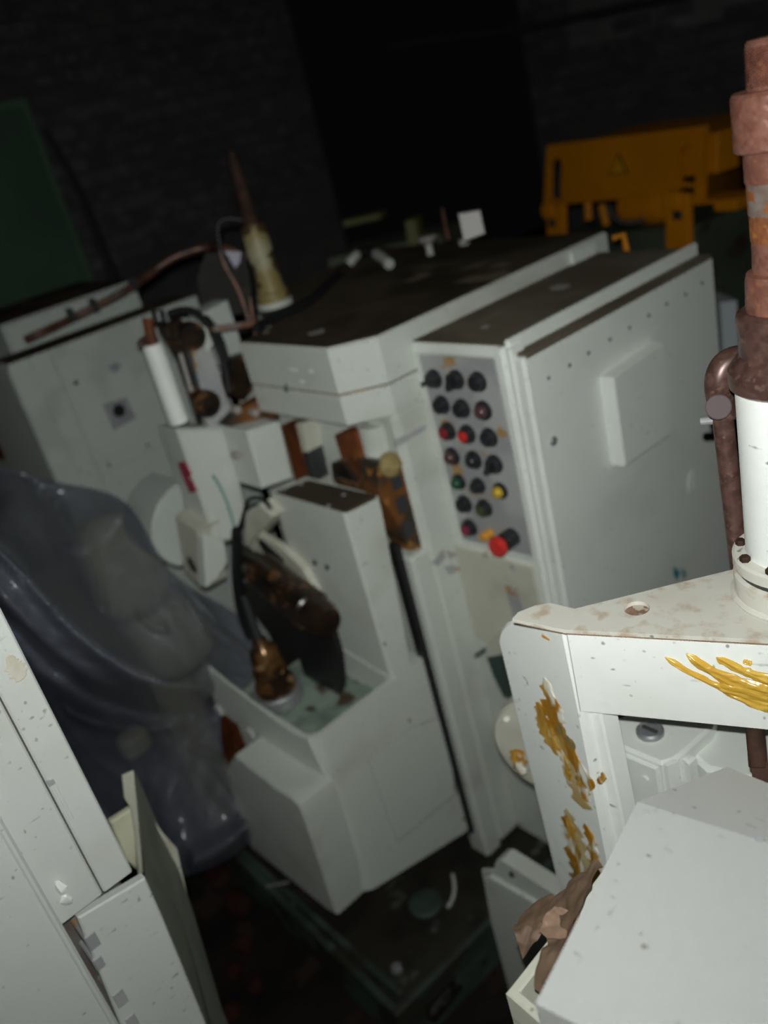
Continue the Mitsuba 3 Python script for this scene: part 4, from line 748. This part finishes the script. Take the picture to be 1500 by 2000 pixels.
part(f, 'drain_pipe__elbow', tube([PB - (0, 0, 0.002), PB + (0, 0, 0.012), A((-0.423, 0.716, 1.298)), A((-0.419, 0.723, 1.309)), A((-0.409, 0.735, 1.311)), A((-0.399, 0.753, 1.310))], [0.0128, 0.0130, 0.0130, 0.0128, 0.0125, 0.012], n=20), 'brown_pipe')
bc = A((-0.414, 0.696, 1.277))
part(f, 'drain_pipe__boss', rod(bc, bc - 0.02 * unit(bc - eye) * -1, 0.0118, 24), 'boss_metal')
part(f, 'pin', rod((-0.443, 0.709, 1.254), (-0.422, 0.716, 1.256), 0.0046, 14, 0.002), 'steel_dull')
# grease
PN = unit((math.sin(math.radians(-12)), -math.cos(math.radians(-12)), 0))
g1 = [[(-0.558, 0.548, 1.004), (-0.552, 0.547, 0.981), (-0.551, 0.547, 0.945), (-0.541, 0.545, 0.922), (-0.525, 0.541, 0.903), (-0.511, 0.538, 0.871)], [(-0.578, 0.552, 0.958), (-0.575, 0.552, 0.934), (-0.569, 0.550, 0.908), (-0.555, 0.548, 0.890)], [(-0.551, 0.547, 0.900), (-0.547, 0.546, 0.880), (-0.548, 0.546, 0.855)],
      [(-0.527, 0.542, 0.882), (-0.523, 0.541, 0.862), (-0.517, 0.539, 0.850)], [(-0.567, 0.550, 0.792), (-0.565, 0.550, 0.751), (-0.565, 0.550, 0.707), (-0.567, 0.550, 0.659)], [(-0.533, 0.543, 0.804), (-0.526, 0.541, 0.783), (-0.525, 0.541, 0.754), (-0.539, 0.544, 0.707)], [(-0.494, 0.535, 0.895), (-0.480, 0.532, 0.917)], [(-0.545, 0.545, 1.067), (-0.533, 0.543, 1.066)]]
w1 = [[.010, .017, .018, .018, .016, .007], [.008, .014, .015, .008], [.006, .008, .005], [.006, .012, .007], [.009, .016, .018, .016], [.006, .010, .010, .006], [.003, .003], [.002, .001]]
for i, (p, w) in enumerate(zip(g1, w1)):
    part(f, 'grease_smear', ribbon([A(q) + PN * 0.0004 for q in p], w, PN, 0.0011, i, 0.55), 'grease', True, label='smear of orange-brown grease')
for i, (p, w) in enumerate((([(-0.568, 0.550, 0.927), (-0.551, 0.547, 0.908), (-0.538, 0.544, 0.870), (-0.529, 0.542, 0.829)], [.006, .012, .020, .014]), ([(-0.563, 0.549, 0.804), (-0.557, 0.548, 0.757), (-0.554, 0.547, 0.707), (-0.551, 0.547, 0.673)], [.008, .020, .022, .018]))):
    part(f, 'grease_film', ribbon([A(q) + PN * 0.0001 for q in p], w, PN, 0.0006, 20 + i, 0.5), 'grease_thin', True)
g2 = [[(-0.415, 0.571, 1.070), (-0.400, 0.577, 1.058), (-0.378, 0.587, 1.043), (-0.354, 0.597, 1.029), (-0.318, 0.612, 1.022)], [(-0.397, 0.579, 1.076), (-0.385, 0.584, 1.064), (-0.365, 0.592, 1.050), (-0.341, 0.602, 1.041), (-0.309, 0.616, 1.035)], [(-0.372, 0.589, 1.074), (-0.356, 0.596, 1.063), (-0.336, 0.604, 1.054), (-0.309, 0.616, 1.045)], [(-0.351, 0.598, 1.072), (-0.344, 0.601, 1.070)], [(-0.374, 0.588, 1.041), (-0.353, 0.597, 1.037), (-0.333, 0.606, 1.032), (-0.302, 0.619, 1.028)]]
w2 = [[.004, .004, .005, .010, .012], [.006, .007, .010, .012, .014], [.005, .006, .007, .010], [.003, .003], [.006, .012, .013, .014]]
for i, (p, w) in enumerate(zip(g2, w2)):
    part(f, 'grease_smear', ribbon([A(q) + FN * 0.0004 for q in p], [x * 0.8 for x in w], FN, 0.0026, 30 + i, 0.25), 'grease_bright', True, label='finger-drawn streak of yellow grease')
# gear housing inside the frame
t = thing('gear_housing', 'grey-white housing with a large slotted screw, inside the white frame', 'gear housing')
top = [(-0.550, 0.624, 0.860), (-0.566, 0.662, 0.860), (-0.547, 0.699, 0.860), (-0.468, 0.731, 0.860), (-0.462, 0.708, 0.860), (-0.466, 0.659, 0.860), (-0.469, 0.640, 0.860), (-0.478, 0.626, 0.860)]
part(t, 'body', slab(top, (0, 0, -0.35), 0.004), 'paint_cabinet')
part(t, 'cover_plate', slab([A(top[0]) + (0.004, -0.004, -0.008), A(top[-1]) + (-0.004, -0.004, -0.008), A(top[-1]) + (-0.004, -0.004, -0.33), A(top[0]) + (0.004, -0.004, -0.33)], (0, 0.01, 0), 0.002), 'paint_cabinet')
c = A((-0.515, 0.662, 0.860))
part(t, 'screw', lathe([(0, 0), (0.0165, 0), (0.0165, 0.005), (0.014, 0.007), (0.013, 0.005), (0, 0.005)], c), 'steel_dull')
part(t, 'screw__slot_bar', box(c[0] - 0.010, c[0] + 0.010, c[1] - 0.002, c[1] + 0.002, c[2] + 0.004, c[2] + 0.008, 0.0005), 'dark_steel')
for q in ((0.25, -0.03), (0.72, -0.03)):
    b = A(top[0]) * (1 - q[0]) + A(top[-1]) * q[0] + (0, -0.004, q[1])
    part(t, 'bolt', rod(b, b + (0, -0.003, 0), 0.0045, 6), 'paint_cabinet')
part(t, 'rib', slab([(-0.474, 0.625, 0.862), (-0.468, 0.639, 0.862), (-0.462, 0.638, 0.862), (-0.468, 0.624, 0.862)], (0, 0, -0.3), 0.003), 'paint_front')
part(t, 'rib', slab([(-0.466, 0.649, 0.858), (-0.463, 0.659, 0.858), (-0.453, 0.659, 0.858), (-0.454, 0.645, 0.858)], (0, 0, -0.3), 0.003), 'paint_front')
part(t, 'back_body', slab([(-0.474, 0.675, 0.840), (-0.479, 0.747, 0.840), (-0.444, 0.768, 0.840), (-0.357, 0.802, 0.840), (-0.312, 0.698, 0.840), (-0.401, 0.674, 0.840), (-0.445, 0.664, 0.840)], (0, 0, -0.3), 0.006), 'paint_cabinet')
t = thing('dark_spindle', 'dark brown steel spindle with a hooked foot beside the gear housing', 'spindle')
part(t, 'shaft', rod((-0.350, 0.608, 0.990), (-0.336, 0.585, 0.960), 0.0085, 16), 'rod_brown')
part(t, 'foot', hull([(-0.341, 0.581, 0.966), (-0.332, 0.589, 0.968), (-0.302, 0.594, 0.958), (-0.293, 0.573, 0.936), (-0.320, 0.570, 0.945), (-0.334, 0.570, 0.953)] + [(-0.349, 0.596, 0.948), (-0.341, 0.604, 0.950), (-0.310, 0.609, 0.940), (-0.303, 0.589, 0.919), (-0.328, 0.587, 0.929)]), 'rod_brown')
rc = A((-0.687, 0.644, 0.762))
RN = unit((0.25, -0.95, 0.05))
part(f, 'round_housing', lathe([(0, 0), (0.072, 0), (0.076, 0.004), (0.076, 0.040), (0.072, 0.045), (0, 0.047)], rc - RN * 0.045, RN, 48), 'paint_warm', label='cream round housing behind the post')
part(f, 'round_housing__screw', rod(A((-0.737, 0.637, 0.798)), A((-0.729, 0.630, 0.807)), 0.005, 10), 'paint_warm')
part(f, 'round_housing__grease', ribbon([A(p) for p in [(-0.709, 0.618, 0.772), (-0.700, 0.610, 0.758), (-0.688, 0.606, 0.746)]], [0.008, 0.013, 0.006], RN, 0.002, 9, 0.6), 'grease', True)

# ================================================================== right front: cover box, tray and paper
b0, b1 = A((-0.328, 0.395, 1.080)), A((-0.286, 0.219, 1.080))
bu = unit((0.9816, 0.1908, 0))
back = [A((-0.312, 0.495, 1.045)), A((-0.312, 0.495, 1.045)) + bu * 0.25 + np.array([0.05, -0.05, 0])]
t = thing('sloped_cover_box', 'large pale metal cover with a flat top and sloped back edge, lower right foreground', 'cover')
dn = np.array([0, 0, -0.115])
pts = [b0, b1, b1 + bu * 0.42, b0 + bu * 0.42, back[0], back[1]]
ch = 0.003
part(t, 'shell', hull([p for q in pts for p in (q, q + dn)]), 'paint_cover', False)
ed = np.array([b0 + bu * 0.004, b0 + bu * 0.41])
part(t, 'bend_edge', rod(ed[0] - (0, 0, 0.0016), ed[1] - (0, 0, 0.0016), 0.0014, 10), 'paint_cover')
for c in [(-0.240, 0.413, 1.079), (-0.317, 0.390, 1.079)]:
    part(t, 'chip', lathe([(0, 0), (0.004, 0), (0.003, 0.0012), (0, 0.0012)], c, n=7), 'plate_grey', False)

t = thing('drip_tray', 'cream drip tray with a dirty inside below the pale cover box', 'tray')
r0, r1, r2 = A((-0.382, 0.266, 0.950)), A((-0.386, 0.336, 0.950)), A((-0.326, 0.263, 0.950))
du, dv = unit(r1 - r0), unit(r2 - r0)
L1, L2 = 0.20, 0.40
def wall(a, b, inward, hgt, th): return slab([a, b, b + inward * th, a + inward * th], (0, 0, -hgt), 0.0015)
part(t, 'rim_wall', wall(r0, r0 + du * L1, dv, 0.16, 0.009), 'paint_warm')
part(t, 'rim_wall', wall(r0 + du * 0.009, r0 + dv * L2 + du * 0.009, -du, 0.16, 0.009), 'paint_warm')
part(t, 'stand', slab([r0 + du * 0.05 + dv * 0.05, r0 + du * (L1 - 0.02) + dv * 0.05, r0 + du * (L1 - 0.02) + dv * (L2 - 0.05), r0 + du * 0.05 + dv * (L2 - 0.05)] - np.array([0, 0, 0.037]), (0, 0, -0.912), 0.002), 'paint_warm')
part(t, 'bottom', slab([r0 + (0, 0, -0.03), r0 + du * L1 + (0, 0, -0.03), r0 + du * L1 + dv * L2 + (0, 0, -0.03), r0 + dv * L2 + (0, 0, -0.03)], (0, 0, -0.006), 0), 'tray_dirt', label='dirt-caked tray bottom')

def paper(pts, seed, thick=0.0008, amp=0.011):
    """A torn, crumpled sheet of paper over the outline pts (not planar)."""
    v = A(pts); c = v.mean(0); n = len(v)
    m = trimesh.Trimesh(np.vstack([v, [c]]), [[i, (i + 1) % n, n] for i in range(n)], process=False)
    for _ in range(4): m = m.subdivide()
    V = np.array(m.vertices)
    nr = unit(sum(np.cross(v[i] - c, v[(i + 1) % n] - c) for i in range(n)))
    V += np.outer((meshkit.fbm(V * 45 + seed, 3) - 0.5) * amp * 2, nr)
    e = np.outer((meshkit.fbm(V * 150 + seed, 2) - 0.5) * 0.004, unit(np.cross(nr, (0, 0, 1))))
    V += e
    k = len(V)
    F = np.array(m.faces)
    edges = np.sort(np.vstack([F[:, [0, 1]], F[:, [1, 2]], F[:, [2, 0]]]), axis=1)
    un, cnt = np.unique(edges, axis=0, return_counts=True); bd = un[cnt == 1]
    S = np.vstack([np.stack([bd[:, 0], bd[:, 1], bd[:, 1] + k], 1), np.stack([bd[:, 0], bd[:, 1] + k, bd[:, 0] + k], 1)])
    return trimesh.Trimesh(np.vstack([V, V - nr * thick]), np.vstack([F, F[:, ::-1] + k, S]), process=False)
t = thing('torn_paper', 'torn crumpled brown paper stuffed beside the pale cover box', 'paper')
part(t, 'sheet', paper([(-0.371, 0.382, 1.003), (-0.359, 0.377, 1.006), (-0.344, 0.309, 0.997), (-0.339, 0.269, 0.988), (-0.348, 0.270, 0.981), (-0.361, 0.305, 0.980), (-0.383, 0.326, 0.978), (-0.383, 0.357, 0.982)], 3), 'paper', True)
part(t, 'sheet', paper([(-0.401, 0.353, 0.964), (-0.388, 0.350, 0.968), (-0.383, 0.330, 0.967), (-0.381, 0.303, 0.965), (-0.384, 0.293, 0.962), (-0.399, 0.302, 0.963), (-0.412, 0.310, 0.962), (-0.410, 0.333, 0.960)], 8), 'paper', True)
part(t, 'pale_fold', paper([(-0.375, 0.330, 0.994), (-0.353, 0.332, 0.999), (-0.349, 0.323, 0.997), (-0.352, 0.312, 0.995), (-0.363, 0.305, 0.991), (-0.372, 0.307, 0.987), (-0.375, 0.321, 0.989)], 12, amp=0.010), 'paper_pale', True, label='paler shiny fold')

# ================================================================== yellow machine, rear right
YN = unit((math.sin(math.radians(-12)), -math.cos(math.radians(-12)), 0)); YU = unit((math.cos(math.radians(12)), -math.sin(math.radians(12)), 0))
y = thing('yellow_press', 'yellow guarded machine with a warning triangle, standing on two yellow posts at the rear right', 'machine')
fr = [(-1.952, 2.390, 1.354), (-1.825, 2.363, 1.353), (-1.546, 2.304, 1.351), (-1.323, 2.256, 1.350), (-1.348, 2.262, 1.160), (-1.380, 2.268, 1.155), (-1.367, 2.266, 1.196), (-1.415, 2.276, 1.198), (-1.431, 2.279, 1.190), (-1.443, 2.282, 1.183), (-1.466, 2.287, 1.178), (-1.678, 2.332, 1.174), (-1.888, 2.376, 1.168), (-2.012, 2.403, 1.165), (-2.006, 2.401, 1.193)]
def oval(pts): return pts
sl = [(-1.983, 2.397, 1.187), (-1.957, 2.391, 1.289), (-1.937, 2.387, 1.310), (-1.911, 2.381, 1.313), (-1.893, 2.377, 1.303), (-1.896, 2.378, 1.277), (-1.921, 2.383, 1.179)]
sr = [(-1.427, 2.278, 1.211), (-1.415, 2.276, 1.281), (-1.402, 2.273, 1.303), (-1.380, 2.268, 1.310), (-1.360, 2.264, 1.302), (-1.353, 2.263, 1.286), (-1.366, 2.265, 1.204)]
part(y, 'guard_front', slab(fr, -YN * 0.02, 0, holes=[sl, sr]), 'yellow_paint', False)
bw = [(-1.952, 2.390, 1.329), (-1.329, 2.257, 1.322), (-1.344, 2.261, 1.216), (-1.995, 2.399, 1.194)]
part(y, 'guard_body', slab([A(p) - YN * 0.06 for p in bw], -YN * 0.34, 0.004), 'yellow_paint')
w = [(-1.323, 2.256, 1.350), (-1.348, 2.262, 1.160)]
part(y, 'side_guard', slab([A(w[0]), (-1.814, 3.369, 1.174), (-1.816, 3.329, 0.938), A(w[1])], YU * -0.02, 0.001), 'yellow_paint')
part(y, 'side_ledge', slab([A(p) for p in [(-1.380, 2.268, 1.158), (-1.231, 2.237, 1.161), (-1.240, 2.239, 1.130), (-1.308, 2.253, 1.129), (-1.311, 2.254, 1.150), (-1.381, 2.269, 1.147)]], -YN * 0.1, 0.002), 'yellow_paint')
tr = [(-1.636, 2.323, 1.306), (-1.687, 2.334, 1.247), (-1.606, 2.316, 1.246)]
part(y, 'warning_sign', slab([A(p) + YN * 0.004 for p in tr], -YN * 0.003, 0.0003), 'sign_line', label='black-edged yellow warning triangle')
tc = A(tr).mean(0)
part(y, 'warning_sign__field', slab([tc + (A(p) - tc) * 0.80 + YN * 0.0055 for p in tr], -YN * 0.002, 0.0003), 'yellow_sign')
for pts, eye_c in (([(-1.914, 2.295, 1.184), (-1.834, 2.278, 1.185), (-1.851, 2.282, 1.089), (-1.919, 2.296, 0.775), (-2.013, 2.316, 0.766), (-1.931, 2.299, 1.089)], (-1.905, 2.293, 1.169)), ([(-1.407, 2.187, 1.210), (-1.333, 2.172, 1.196), (-1.341, 2.173, 1.089), (-1.361, 2.177, 0.828), (-1.453, 2.197, 0.819), (-1.423, 2.191, 1.089)], (-1.385, 2.183, 1.184))):
    pk = part(y, 'post', slab(pts, -YN * 0.018, 0.002), 'yellow_paint')
    part(y, pk.split('__')[1] + '__eye', rod(A(eye_c) - YN * 0.01, A(eye_c) + YN * 0.012, 0.024, 24), 'yellow_paint')
    e2 = A(eye_c) - (0, 0, 0.04) + YU * 0.012 + YN * 0.003
    part(y, pk.split('__')[1] + '__label', slab([e2 + YU * a + np.array([0, 0, b]) for a, b in ((-.016, -.012), (.016, -.012), (.016, .012), (-.016, .012))], -YN * 0.004, 0.0004), 'dark_steel')
part(y, 'ram', lathe([(0, 0), (0.05, 0), (0.055, 0.02), (0.055, 0.14), (0.045, 0.17), (0, 0.17)], A((-1.669, 2.389, 1.140)), YU), 'yellow_paint')
for p, q in (((-1.769, 2.322, 1.176), (-1.768, 2.313, 1.123)), ((-1.736, 2.344, 1.160), (-1.724, 2.341, 1.097)), ((-1.591, 2.438, 1.125), (-1.625, 2.395, 1.029)), ((-1.682, 2.434, 1.102), (-1.662, 2.430, 1.022))):
    part(y, 'strut', rod(p, q, 0.012, 12), 'yellow_paint')
part(y, 'hose', tube([(-1.659, 2.277, 1.170), (-1.647, 2.278, 1.131), (-1.616, 2.295, 1.108), (-1.571, 2.328, 1.113), (-1.537, 2.356, 1.141)], 0.008), 'black_rubber')
part(y, 'bed', slab([(-2.046, 2.410, 1.047), (-1.373, 2.267, 1.094), (-1.414, 2.276, 0.697), (-2.154, 2.433, 0.603)], -YN * 0.5, 0.004), 'machine_green')
single('yellow_hook', tube([(-1.147, 1.572, 1.234), (-1.141, 1.578, 1.245), (-1.134, 1.584, 1.245), (-1.128, 1.586, 1.233), (-1.125, 1.584, 1.219), (-1.121, 1.581, 1.194)] + [(-1.02, 1.60, 0.6), (-1.02, 1.60, 0.0)], 0.0065, steps=40), 'yellow_paint', 'yellow hooked pipe at the rear edge of the machine top', 'pipe')

# dim frame behind the machine top
t = thing('dark_frame_machine', 'dim olive machine frame in the dark behind the machine top', 'machine')
part(t, 'crossbar', slab([(-2.286, 1.759, 1.300), (-2.209, 1.854, 1.295), (-2.208, 1.852, 1.277), (-2.284, 1.759, 1.280)], (-0.03, 0.05, 0)), 'olive_frame')
part(t, 'upright', slab([(-2.011, 1.773, 1.277), (-1.988, 1.798, 1.275), (-1.982, 1.782, 1.171), (-2.005, 1.756, 1.170)], (-0.03, 0.05, 0)), 'olive_frame')
part(t, 'bed', slab([(-2.401, 1.751, 1.188), (-2.156, 2.042, 1.174), (-2.111, 2.025, 0.935), (-2.384, 1.707, 0.966)], (-0.1, 0.2, 0)), 'machine_green')
t = thing('dark_rear_machine', 'dark reddish machine bulk in the shadow right of the yellow machine', 'machine')
part(t, 'body', slab([(-2.124, 3.657, 0.822), (-1.935, 3.769, 0.865), (-1.784, 3.454, -0.238), (-2.004, 3.341, -0.220)], (-0.1, 0.2, 0)), 'machine_green')
part(t, 'door', slab([(-2.068, 3.607, 0.720), (-1.996, 3.651, 0.737), (-1.967, 3.581, 0.430), (-2.043, 3.542, 0.442)], (-0.01, 0.015, 0)), 'brick_red')
